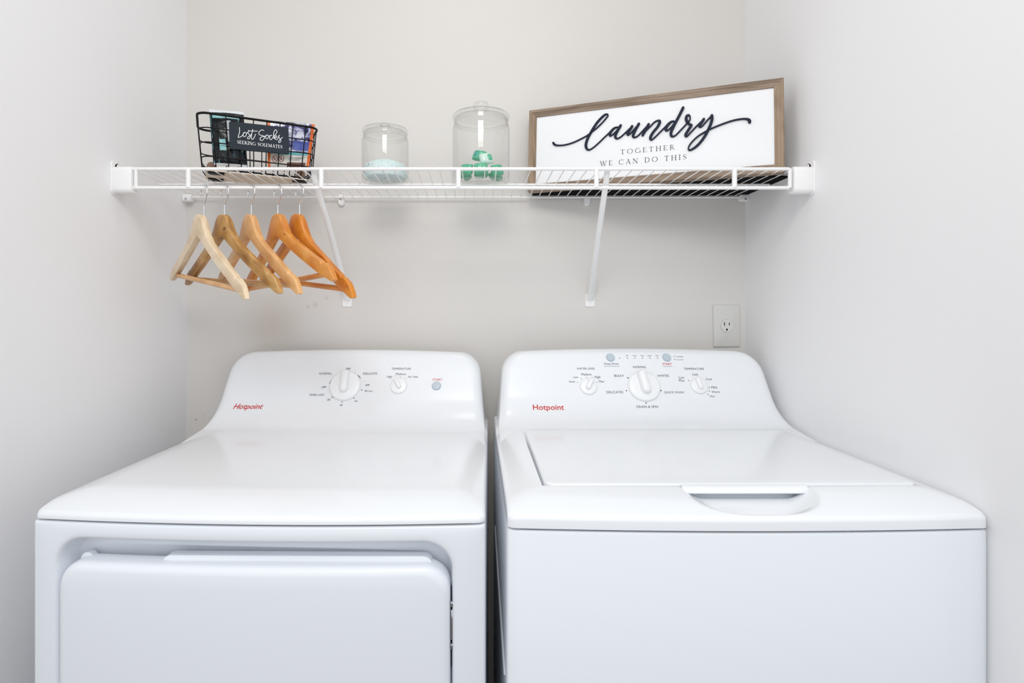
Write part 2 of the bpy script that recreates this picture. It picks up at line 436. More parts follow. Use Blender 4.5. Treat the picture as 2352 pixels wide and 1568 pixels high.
# washer lid with a lip over the scoop
def lid_geo():
    X0, X1, Y0, Y1 = .0625, .6455, .078, .466
    rings = []
    zt = .9655+.0022; r = .004
    for o, z in ((0, zt-.012), (0, zt-r), (r*.08, zt-r*.62), (r*.3, zt-r*.3), (r*.62, zt-r*.08), (r, zt), (r+.02, zt), (r+.08, zt+.0006)):
        out = []
        for x, y in rrect(X0+o, X1-o, Y0+o, Y1-o, .016-o*.8, 6): out.append((x, y+bow(x, .0115)*max(0, 1-y/.45), z))
        rings.append(out)
    return loft(rings)
lid = wl('lid', lid_geo(), M['enamel'], washer, 50)
def lip_geo():
    cx, hw = .369, .0965; rings = []
    for i in range(25):
        x = cx+hw*(-1+2*i/24); yb = .0835+bow(x, .0115)*.85; z = .9672; e_ = 1 if 0 < i < 24 else .8
        pr = [(yb, z-.0003), (yb-.005, z-.0004), (yb-.010*e_, z-.0020), (yb-.0145*e_, z-.0058), (yb-.0155*e_, z-.0088), (yb-.0140*e_, z-.0105), (yb-.004, z-.0105), (yb, z-.0105)]
        rings.append([(x, y, zz) for y, zz in pr])
    return loft(rings)
wl('lid_lip', lip_geo(), M['enamel'], lid, 50)
# embossed ribs on the washer's side sheet, seen down the slot between the machines
wl('side_rib', tube(cat([(-.0005, .50, .735), (-.001, .40, .722), (-.001, .22, .700), (-.0005, .06, .682)], 6), .0022, 8), M['cabinet'], washer)

def knob(root, plane, name, px, py, rpx, h_base, grip_len, grip_w, grip_h, ang):
    a, ex, up, n = plane; c = hit(px, py, a, n); D = c.y-CY; r = rpx*D/F
    Mx = frame(c, ex, n)                                   # local z = outwards
    # lathe about local z
    prof = [(0, -.004), (r*.97, -.004), (r, 0), (r*.995, h_base*.45), (r*.95, h_base*.85), (r*.88, h_base), (r*.5, h_base*1.1), (0, h_base*1.12)]
    k = mk(name, tf(lathe(prof, seg=56), Mx), M['plastic'], root, 50)
    g = []
    for o, z in ((.0, h_base*.6), (0, h_base+grip_h*.55), (grip_w*.10, h_base+grip_h*.85), (grip_w*.28, h_base+grip_h)):
        wv = grip_w*(1+.25*(1-z/(h_base+grip_h)))
        g.append([Vector((x, y, z)) for x, y in rrect(-wv/2+o, wv/2-o, -grip_len*.42+o, r*.98-o, wv/2-o, 8)])
    gg = loft(g); Mr = Matrix.Rotation(ang, 4, 'Z')
    # local frame: ex right, ey = up direction reversed sign handled below
    gg = ([Mr @ q for q in gg[0]], gg[1])
    sgn = 1 if (Mx.to_3x3() @ Vector((0, 1, 0))).dot(up) > 0 else -1
    gg = ([Vector((q.x, q.y*sgn, q.z)) for q in gg[0]], gg[1])
    mk('knob_grip', tf(gg, Mx), M['plastic'], k, 50)
    # indicator tick on the grip's tip
    return k
def button(root, plane, px, py, rpx):
    a, ex, up, n = plane; c = hit(px, py, a, n); r = rpx*(c.y-CY)/F; Mx = frame(c, ex, n)
    k = mk('push_button', tf(lathe([(0, -.003), (r*1.12, -.003), (r*1.12, .0006), (r, .0010), (r, .003), (r*.9, .004), (0, .0043)], seg=32), Mx), M['grey_button'], root, 40)
    k['label'] = 'round grey push button'; return k
def ptext(plane, s, x0, x1, yb, italic=0, bold=0):
    a, ex, up, n = plane; vs, fs, wd = font_geo(s, italic, bold)
    p0 = hit(x0, yb, a, n); p1 = hit(x1, yb, a, n); sc = (p1-p0).length/wd; e = (p1-p0).normalized(); u = n.cross(e)
    if u.dot(up) < 0: u = -u
    return [p0+e*q.x*sc+u*q.z*sc+n*.00025 for q in vs], fs
def on_face(root, geo):                # lay printed marks on the curved face itself
    RM = ROOTM[root]; Mi = RM.inverted(); zd_ = .951 if root is dryer else .9655; out_ = []
    for q in geo[0]:
        l = Mi @ Vector(q); l.y = min(l.y, prof_d(l.z-zd_)-.00035); out_.append(RM @ l)
    return out_, geo[1]
def words(root, name, m, geos):
    for g_ in geos: mk(name, on_face(root, g_), m, root, False)
def dot(plane, px, py, rpx=1.3):
    a, ex, up, n = plane; c = hit(px, py, a, n)+n*.00025; r = rpx*(c.y-CY)/F
    return [c+(ex*math.cos(k*PI/5)+up*math.sin(k*PI/5))*r for k in range(10)], [tuple(range(10))]
def dash(plane, x0, y0, x1, y1, wpx=1.1):
    a, ex, up, n = plane; p = hit(x0, y0, a, n)+n*.00025; q = hit(x1, y1, a, n)+n*.00025
    s = (q-p).normalized().cross(n)*wpx*(p.y-CY)/F/2; return [p+s, q+s, q-s, p-s], [(0, 1, 2, 3)]

pl = controls(dryer, .951, DX, DY, DR)
T = lambda *a_, **k: ptext(pl, *a_, **k)
words(dryer, 'printed_word', M['ink'], (T('NORMAL', 733, 762, 860), T('OFF', 794.7, 805.3, 848.5, italic=.25, bold=.02), T('DELICATE', 834, 866, 860), T('OFF', 739, 749.4, 890.6, italic=.25, bold=.02),
    T('TIMED DRY', 710, 745.7, 909, italic=.2), T('20', 751, 758, 920), T('40', 780.4, 787, 932), T('60', 814.7, 821, 923), T('80 min.', 838, 856, 899.6), T('OFF', 839, 849, 886, italic=.25, bold=.02),
    T('TEMPERATURE', 899, 944, 848.8), T('High', 888.6, 900.4, 867), T('Medium', 909, 932, 861), T('No Heat', 937, 960, 867),
    *[dash(pl, 660+x0*.20408, 790+y0*.20408, 660+x1*.20408, 790+y1*.20408, w_) for x0, y0, x1, y1, w_ in ((475, 445, 497, 405, 1.8), (540, 357, 578, 338, .8), (627, 320, 632, 300, .9), (725, 315, 765, 332, 1.8), (795, 350, 825, 382, 1.4))]))
words(dryer, 'printed_dot', M['black_dot'], (*[dot(pl, 660+x*.20408, 790+y*.20408) for x, y in ((515, 384), (505, 598), (616, 652), (750, 608), (837, 516))], *[dot(pl, 660+x*.20408, 790+y*.20408, .8) for x, y in ((1273, 372), (1332, 386), (1210, 358))]))
mk('start_lettering', T('START', 993.7, 1015.7, 874), M['red'], dryer, False)['label'] = 'small red START lettering'
mk('brand_lettering', ptext(brand_plane(dryer, .951), 'Hotpoint', 535, 603, 938.5, italic=.35, bold=.006), M['red'], dryer, False)['label'] = 'slanted red brand lettering'
knob(dryer, pl, 'cycle_knob', 793, 886, 36, .007, .046, .019, .014, math.radians(2))
knob(dryer, pl, 'temperature_knob', 916, 886, 19.5, .005, .022, .010, .009, math.radians(28))
button(dryer, pl, 1002.5, 886, 9.5)

pw = controls(washer, .9655, WX, WY, WR)
T = lambda *a_, **k: ptext(pw, *a_, **k)
q_ = lambda x, y: (1280+x*.17857, 790+y*.17857)
words(washer, 'printed_word', M['ink'], (T('WATER LEVEL', 1324.6, 1367, 848.4), T('Medium', 1335, 1358.6, 861.8), T('Low', 1317, 1328, 867.9), T('High', 1366, 1379.5, 868), T('Auto', 1306.8, 1320.7, 878), T('Max', 1376, 1388, 878),
    T('NORMAL', 1454.5, 1484.8, 845), T('BULKY', 1411, 1434, 865), T('WHITES', 1510, 1536.8, 865), T('DELICATES', 1393, 1431.8, 903), T('QUICK WASH', 1526, 1571, 903), T('DRAIN & SPIN', 1461.6, 1511, 936),
    T('TEMPERATURE', 1571, 1617, 849), T('Cold', 1590, 1603, 862), T('Cool', 1621.6, 1635, 872.5), T('Cold', 1558.6, 1571, 869), T('Plus', 1560, 1572, 876), T('Mild', 1634, 1647, 892), T('Warm', 1635, 1653.6, 902), T('Hot', 1631, 1642, 912),
    T('Deep Rinse', 1388, 1421, 837.3), T('Fill', 1438, 1442.5, 818), T('Soak', 1453.7, 1462, 818), T('Wash', 1470.7, 1479.6, 818), T('Rinse', 1487.7, 1497, 818), T('Spin', 1506, 1512.6, 818),
    T('Complete', 1553, 1569.6, 819.8), T('Lid Locked', 1554, 1569, 826.8), dash(pw, 1387, 841, 1423, 841, .6), dash(pw, 1523, 841.3, 1544.5, 841.3, .6)))
words(washer, 'printed_dot', M['black_dot'], (*[dot(pw, *q_(x, y), 1.1) for x, y in ((802, 180), (901, 180), (998, 180), (1095, 180), (1192, 180), (1290, 180), (1503, 157), (1510, 196), (1955, 558), (1957, 605), (1937, 646), (1688, 468))],
    *[dot(pw, *q_(x, y), .8) for x, y in ((258, 491), (307, 443), (378, 428), (447, 430), (510, 491))], *[dot(pw, *q_(x, y), 1.5) for x, y in ((908, 433), (1252, 433), (890, 598), (1334, 598), (1140, 756))]))
mk('start_lettering', T('START', 1522, 1543.4, 838, bold=.01), M['red'], washer, False)['label'] = 'small red START lettering'
mk('brand_lettering', ptext(brand_plane(washer, .9655), 'Hotpoint', 1224.5, 1296, 941, bold=.008), M['red'], washer, False)['label'] = 'upright red brand lettering'
knob(washer, pw, 'cycle_knob', 1479, 887, 37, .007, .050, .020, .015, math.radians(8))
knob(washer, pw, 'water_level_knob', 1351.5, 888, 19.5, .005, .022, .011, .009, math.radians(-28))
knob(washer, pw, 'temperature_knob', 1605.5, 886, 19.5, .005, .026, .011, .009, math.radians(12))
button(washer, pw, 1402, 821, 9); button(washer, pw, 1531, 821, 9)

# ------------------------------------------------------------------ wire shelf
YF = CY+1.212; ZS = 1.5435                                   # front rail, top of the shelf
shelf = thing('wire_shelf', 'white vinyl-coated wire shelf with hanging rail, fixed between the closet walls', 'shelf', (-.03, -.15, 1.50))
rod = lambda nm, x0, x1, y, z, r: mk(nm, tube([(x0, y, z), (x1, y, z)], r, 14), M['wire'], shelf)
X0s, X1s = -.748, .680
rod('front_rail', X0s, X1s, YF, ZS, .0038)
rod('hanging_rail', X0s, X1s, YF+.001, 1.5026, .0040)
rod('middle_rail', -.769, .709, CY+1.347, ZS-.0040, .0026)
rod('back_rail', -.775, .716, CY+1.500, ZS-.0040, .0030)
w0 = None; k = 0; x = -.7600
while x < .704:
    if w0 is None:
        w0 = mk('deck_wire', tube([(x, YF-.001, ZS+.0032), (x, YF+.006, ZS+.0024), (x, -.012, ZS+.0004)], .0013, 6), M['wire'], shelf); w0['x'] = x
    else:
        o = w0.copy(); C.objects.link(o); o.location = (x-w0['x'], 0, 0)
    x += .0251
del w0['x']
for px_ in (433, 738, 1053, 1370, 1687):
    xx = (px_-VX)*1.212/F; mk('rail_spacer', tube([(xx, YF, ZS), (xx, YF, 1.5026)], .0053, 12), M['wire'], shelf)
for s, xw in ((-1, XL), (1, XR)):
    xi = xw-s*.044                                     # inner side of the bracket cup
    a_, b_ = sorted((xi, xw-s*.0005))
    rr = [[(xv, y, z) for y, z in [(q[0], q[1]) for q in rrect(YF-.009-o, YF+.020+o, 1.4905-o, ZS+.005+o, .010, 6)]] for xv, o in ((a_, -.001), (a_+.002, 0), (b_-.002, 0), (b_, -.001))]
    eb = mk('end_bracket', loft(rr), M['wire'], shelf, 50)
    w_ = sorted((xw-s*.0035, xw-s*.0003))
    fl = [[(xv, y, z) for y, z in rrect(YF+.000, YF+.075, ZS-.012, ZS+.014, .011, 6)] for xv in w_]
    mk('bracket_flange', loft(fl), M['wire'], eb, 40)
    fl = [[(xv, y, z) for y, z in rrect(YF-.010, YF+.014, ZS-.056, ZS+.018, .010, 6)] for xv in w_]
    mk('bracket_plate', loft(fl), M['wire'], eb, 40)
    for yy, zz in ((YF+.010, ZS+.009), (YF+.045, ZS+.005)):
        Mx = frame((xw-s*.0036, yy, zz), (0, 1, 0), (-s, 0, 0))
        mk('screw', tf(lathe([(.0034, -.001), (.0034, .0004), (.0022, .0012), (.0007, .0006), (0, .0006)], seg=14), Mx), M['wire'], eb, 30)
    rod('end_stile', xi-s*.006, xi-s*.0061, YF, ZS, .001) if False else mk('end_stile', tube([(xi-s*.006, YF, ZS), (xi-s*.006, YF, 1.5026)], .0040, 12), M['wire'], shelf)
    # back end clip on the side wall
    a_, b_ = sorted((xw-s*.026, xw-s*.0005))
    ec = mk('end_clip', box(a_, b_, -.026, -.008, ZS-.016, ZS+.003, .004, 3), M['wire'], shelf, 50)
    Mx = frame((xw-s*.012, -.0262, ZS-.010), (1, 0, 0), (0, -1, 0))
    mk('screw', tf(lathe([(.0035, -.001), (.0032, .001), (.001, .0005), (0, .0005)], seg=12), Mx), M['chrome'], ec, 30)
for px_ in (783, 1349):
    xx = (px_-VX)*1.505/F
    prof = rrect(xx-.0085, xx+.0085, ZS-.025, ZS+.006, .0082, 6)
    cl = mk('wall_clip', loft([[(x_, y_, z_) for x_, z_ in prof] for y_ in (-.0004, -.010)]+[[(xx+(x_-xx)*.8, -.013, ZS-.0095+(z_-ZS+.0095)*.8) for x_, z_ in prof]]), M['wire'], shelf, 40)
    Mx = frame((xx, -.0130, ZS-.0075), (1, 0, 0), (0, -1, 0))
    mk('screw', tf(lathe([(.0036, -.001), (.0034, .001), (.0012, .0018), (0, .0004)], seg=14), Mx), M['chrome'], cl, 30)
for xt, xb in ((-.3585, -.3525), (.2870, .3085)):
    pts = [Vector((xt, YF+.012, ZS-.001)), Vector((xt, YF+.018, ZS-.016)), Vector((xt+(xb-xt)*.5, (YF-.008)/2+.004, (ZS+1.285)/2)), Vector((xb, -.030, 1.298)), Vector((xb, -.010, 1.272)), Vector((xb, -.004, 1.262))]
    wd = [(.0062, .0050), (.0066, .0055), (.0070, .0060), (.0086, .0052), (.0094, .0022), (.0095, .0016)]
    rings = []
    for i, p in enumerate(pts):
        t = (pts[min(5, i+1)]-pts[max(0, i-1)]).normalized(); s_ = Vector((1, 0, 0)); u_ = s_.cross(t).normalized()
        rings.append([p+s_*math.cos(2*PI*q/16)*wd[i][0]+u_*math.sin(2*PI*q/16)*wd[i][1] for q in range(16)])
    br = mk('support_brace', loft(rings), M['wire'], shelf, 50)
    g = [[(x_, y_, z_) for x_, z_ in rrect(xb-.0125, xb+.0125, 1.2445, 1.280, .004, 5)] for y_ in (-.0003, -.0022)]
    mk('brace_foot', loft(g), M['wire'], br, 40)
    Mx = frame((xb, -.0022, 1.2585), (1, 0, 0), (0, -1, 0))
    mk('screw', tf(lathe([(.0040, -.0005), (.0038, .0012), (.0015, .0022), (0, .0010)], seg=16), Mx), M['wire'], br, 30)

# ------------------------------------------------------------------ wooden hangers
HW = {'pale': ((208, 182, 146), (226, 204, 172), (238, 220, 192)), 'brown': ((140, 96, 42), (182, 136, 76), (212, 172, 116)),
      'tan': ((200, 146, 92), (220, 168, 110), (232, 188, 134)), 'orange': ((196, 116, 40), (213, 140, 60), (226, 162, 86)), 'deep': ((190, 104, 24), (208, 126, 36), (222, 148, 58))}
def hanger(lab, col, neck, bl, br_, knot=None):
    N_ = P(neck[0], neck[1], 1.212); L_ = P(*bl); R_ = P(*br_)
    N_.y = YF+.001
    yaw = math.atan2((R_-L_).y, (R_-L_).x)
    t = thing('wooden_hanger', lab, 'hanger', (N_.x, N_.y, 1.5026+.0057), yaw, 'wooden hangers on the rail')
    mid = (L_+R_)/2
    Mh = frame(mid, R_-L_, Vector((0, 0, 1)))
    lc = Mh.inverted() @ N_                                  # neck in hanger coordinates
    half = (R_-L_).length/2; sx = half/.200; tz = (lc.z)/.1425; sh = lc.x
    outer = [(0, .143), (.010, .142), (.019, .137), (.028, .126), (.037, .112), (.048, .098), (.064, .085), (.086, .0735), (.112, .060), (.145, .042), (.176, .0265), (.180, .020), (.187, .022), (.203, .013), (.215, -.001), (.222, -.013)]
    inner = [(0, .098), (.009, .093), (.018, .088), (.027, .083), (.037, .077), (.050, .0695), (.066, .060), (.088, .047), (.112, .034), (.140, .019), (.162, .0075), (.169, .004), (.177, .000), (.190, -.006), (.203, -.012), (.213, -.016)]
    th = [.0078]*4+[.0076, .0074, .0072, .0070, .0068, .0066, .0064, .0064, .0062, .006, .0055, .0045]
    st = [(-o[0], o[1], -i_[0], i_[1], h) for o, i_, h in reversed(list(zip(outer, inner, th)))]+[(o[0], o[1], i_[0], i_[1], h) for o, i_, h in list(zip(outer, inner, th))[1:]]
    def pt(s, z, y):
        k_ = 1-min(1, abs(s)/.2)**1.5
        return Mh @ Vector((s*sx+sh*max(0, z)/.143, y+.5*lc.y*k_*0+(.014 if True else 0)*(k_-.0), z*tz if z > 0 else z))
    # bow sign: the middle stands toward the viewer side
    sgn = 1 if (Mh.to_3x3() @ Vector((0, 1, 0))).y < 0 else -1
    rings = []
    for ox_, oz, ix, iz, h in st:
        ring = []; o_ = Vector((ox_, oz)); i_ = Vector((ix, iz)); m_ = (o_+i_)/2; e_ = (o_-i_)/2
        for a_, b__ in ((1, -.72), (1, .72), (.93, .95), (.80, 1), (-.80, 1), (-.93, .95), (-1, .72), (-1, -.72), (-.93, -.95), (-.80, -1), (.80, -1), (.93, -.95)):
            q = m_+e_*a_; y = h*b__
            s, z = q.x, q.y; k_ = 1-min(1, abs(s)/.2)**1.4
            ring.append(Mh @ Vector((s*sx+sh*max(0, z)/.143, y+sgn*.010*k_-sgn*.010, z*tz if z > 0 else z)))
        rings.append(ring)
    cw = [srgb(*c) for c in HW[col]]
    m = M.get('hw_'+col) or wood('hanger_wood_'+col, *cw, 'v', .30)
    M['hw_'+col] = m
    body = mk('hanger_body', loft(rings), m, t, 28)
    mk('trouser_bar', tube([Mh @ Vector((-half, -sgn*.010, 0)), Mh @ Vector((half, -sgn*.010, 0))], .0056, 14), M.get('hw_'+('tan' if col == 'pale' else col), m), t)
    # hook
    e = Vector((math.cos(yaw), math.sin(yaw), 0)); top = Vector((N_.x, N_.y, 1.5026+.0057))
    dz = top.z-N_.z
    hp = [(0, -.012), (0, .004), (0, dz-.044), (.004, dz-.037), (.0125, dz-.029), (.0185, dz-.020), (.018, dz-.010), (.011, dz-.0025), (0, dz), (-.011, dz-.0025), (-.018, dz-.010), (-.0200, dz-.017), (-.0215, dz-.021)]
    pth = cat([N_+e*a_+Vector((0, 0, b__)) for a_, b__ in hp], 5)
    mk('hook', tube(pth, .00165, 10), M['steel'], t)
    if knot:
        kp = hit(*knot, rings[len(rings)//2][3], (Mh.to_3x3() @ Vector((0, 1, 0))))
        kn = (Mh.to_3x3() @ Vector((0, 1, 0)))*sgn
    return t
M['hw_tan'] = wood('hanger_wood_tan', *[srgb(*c) for c in HW['tan']], 'v', .30)
for nm_, kx, ky, kd, kr in (('brown', 521, 526, 1.199, .0105), ('orange', 653, 538, 1.175, .0035)):   # dark knots in the wood
    M['hw_'+nm_] = wood('hanger_wood_'+nm_, *[srgb(*c) for c in HW[nm_]], 'v', .30)
    nt, N, L, b = nodes(M['hw_'+nm_]); src = b.inputs['Base Color'].links[0].from_socket
    geo_ = N.new('ShaderNodeNewGeometry'); sub = N.new('ShaderNodeVectorMath'); sub.operation = 'SUBTRACT'; sub.inputs[1].default_value = P(kx, ky, kd); L.new(geo_.outputs['Position'], sub.inputs[0])
    sc_ = N.new('ShaderNodeVectorMath'); sc_.operation = 'MULTIPLY'; sc_.inputs[1].default_value = (1, .6, 1.5); L.new(sub.outputs[0], sc_.inputs[0])
    ln = N.new('ShaderNodeVectorMath'); ln.operation = 'LENGTH'; L.new(sc_.outputs[0], ln.inputs[0])
    mr = N.new('ShaderNodeMapRange'); mr.interpolation_type = 'SMOOTHSTEP'; mr.inputs['From Min'].default_value = kr*.25; mr.inputs['From Max'].default_value = kr; mr.inputs['To Min'].default_value = .92; mr.inputs['To Max'].default_value = 0; L.new(ln.outputs['Value'], mr.inputs['Value'])
    ml = N.new('ShaderNodeMix'); ml.data_type = 'RGBA'; ml.inputs['B'].default_value = (*srgb(58, 34, 14), 1); L.new(src, ml.inputs['A']); L.new(mr.outputs[0], ml.inputs['Factor']); L.new(ml.outputs['Result'], b.inputs['Base Color'])
hanger('pale unvarnished wooden hanger, first from the left wall', 'pale', (468, 494), (391, 630, 1.355), (546, 667, 1.062))
hanger('dark knotty brown wooden hanger, second from the left wall', 'brown', (515.5, 493), (427, 640, 1.352), (622, 655, 1.072))
hanger('light tan wooden hanger in the middle of the five', 'tan', (577, 493), (500, 641, 1.362), (668, 656, 1.062))
hanger('orange wooden hanger with its bar rising to the right, fourth from the left wall', 'orange', (638, 492), (556, 664, 1.362), (746, 628, 1.062))
hanger('glossy deep-orange wooden hanger at the right end of the row', 'deep', (688, 492), (598, 639, 1.362), (791, 665, 1.062))

# ------------------------------------------------------------------ wire basket
ZW = ZS+.0017                                            # top of the deck wires
bA = P(452, 400, 1.222); bB = P(731, 400, 1.335)
bA.z = bB.z = ZW
bang = math.atan2((bB-bA).y, (bB-bA).x); bl_ = (bB-bA).length
basket = thing('wire_basket', 'black wire basket with a dark slate name plate, on the left end of the shelf', 'basket', tuple(bA), bang)
BH = .127; BW = .135; TP = .012; BR = .022; ZB = .0075
def ins(z): return TP*(1-z/BH)
def bloc(nm, g, m=None, par=None, sm=True): return mk(nm, g, m or M['black_wire'], par or basket, sm, local=True)
def loop(z, r, rad):
    i_ = ins(z); pts = [Vector((x, y, z)) for x, y in rrect(i_, bl_-i_, i_, BW-i_, rad, 6)]
    return tube(pts, r, 7, closed=True)
bloc('rim', loop(BH, .0027, BR))
for z in (.034, .065, .096): bloc('hoop_wire', loop(z, .0014, BR))
nx = 9
for i in range(1, nx):
    x = bl_*i/nx; xb = ins(ZB+.0)+ (bl_-2*ins(ZB))*i/nx
    xt = x
    path = [(xt, .0, BH), (xb, ins(.02)-.0005, .022), (xb, ins(ZB)+.006, ZB+.003), (xb, ins(ZB)+.018, ZB), (xb, BW-ins(ZB)-.018, ZB), (xb, BW-ins(ZB)-.006, ZB+.003), (xb, BW-ins(.02)+.0005, .022), (xt, BW, BH)]
    bloc('upright_wire', tube(path, .0013, 6))
for i in range(1, 5):
    y = BW*i/5
    path = [(0, y, BH), (ins(.02)-.0005, y, .022), (ins(ZB)+.006, y, ZB+.003), (ins(ZB)+.018, y, ZB+.0028), (bl_-ins(ZB)-.018, y, ZB+.0028), (bl_-ins(ZB)-.006, y, ZB+.003), (bl_-ins(.02)+.0005, y, .022), (bl_, y, BH)]
    bloc('cross_wire', tube(path, .0013, 6))
for fx in (.022, bl_-.055):
    for fy in (.02, BW-.045): bloc('foot_pad', box(fx, fx+.034, fy, fy+.024, .0004, .0036, .0012), M['black_wire'], sm=40)
bloc('bottom_board', box(.018, bl_-.018, .018, BW-.018, .0036, .0056, .0006), M['tan'], sm=False)
# name plate hung on the front of the basket
bn = Vector((math.sin(bang), -math.cos(bang), 0)); RB = ROOTM[basket]
p0 = RB @ Vector((0, -.0045, 0))
slope = Vector((0, 0, 1)); 
c4 = [hit(a_, b__, p0, bn) for a_, b__ in ((528, 342), (664, 354), (665, 293), (528, 279))]
ex_ = (c4[1]-c4[0]).normalized(); wd_ = ((c4[1]-c4[0]).length+(c4[2]-c4[3]).length)/2; ht_ = ((c4[3]-c4[0]).length+(c4[2]-c4[1]).length)/2
Mp = frame((c4[0]+c4[1])/2, ex_, (0, 0, 1))
if (Mp.to_3x3() @ Vector((0, 1, 0))).dot(bn) > 0: fs_ = 1
else: fs_ = -1
rr = [[(x, fs_*y, z) for x, z in rrect(-wd_/2+o, wd_/2-o, o, ht_-o, .004, 5)] for o, y in ((0, -.0035), (0, .0006), (.0006, .0014))]
plate = mk('name_plate', tf(loft(rr), Mp), M['slate'], basket, 35)
plate['label'] = 'dark slate name plate with white lettering'
def on_plane(pts, p0_, n_, Mi):                          # pixels -> plane coordinates
    return [(lambda q: (q.x, q.z))(Mi @ hit(a_, b__, p0_, n_)) for a_, b__ in pts]
Mpi = Mp.inverted(); pf = Mp @ Vector((0, fs_*.0014, 0))
cc = lambda L: [(525+x*.06378, 275+y*.06378) for x, y in L]
LS = [[(385,280),(397,400),(375,520),(345,632),(440,612),(500,560),(530,500),(580,450)],
      [(600,450),(545,470),(520,530),(535,590),(580,608),(628,565),(640,500),(600,450),(640,492),(695,450),(730,395)],
      [(730,395),(700,460),(742,530),(782,590),(770,650),(720,690),(682,668),(702,620),(770,572),(815,525)],
      [(868,345),(843,470),(820,600),(832,680),(860,710),(910,660),(972,518)], [(715,380),(780,402),(1040,408)],
      [(1272,392),(1220,367),(1150,390),(1090,460),(1100,530),(1180,562),(1270,592),(1292,650),(1245,720),(1182,745),(1132,712),(1142,650),(1212,612),(1290,598),(1350,570)],
      [(1388,540),(1342,590),(1342,650),(1385,690),(1430,640),(1438,580),(1388,540),(1440,580),(1490,575)],
      [(1562,572),(1520,562),(1482,612),(1482,680),(1520,718),(1570,680),(1620,600),(1700,520),(1742,440),(1720,375),(1682,365),(1640,420),(1618,520),(1625,620),(1645,680)],
      [(1645,660),(1665,610),(1705,580),(1740,592),(1720,640),(1665,650),(1692,705),(1735,718),(1780,660),(1835,555)],
      [(1835,555),(1802,600),(1830,660),(1872,720),(1880,780),(1830,820),(1797,800),(1812,760),(1870,700),(1942,630)]]
g = [ribbon(cat([(a_, b__, 0) for a_, b__ in on_plane(cc(s), pf, bn, Mpi)], 5), .0012, fs_*.0013, fs_*(.0018+.00002*i)) for i, s in enumerate(LS)]
mk('script_lettering', tf(join(*g), Mp), M['white_print'], plate, False)['label'] = 'white script lettering'

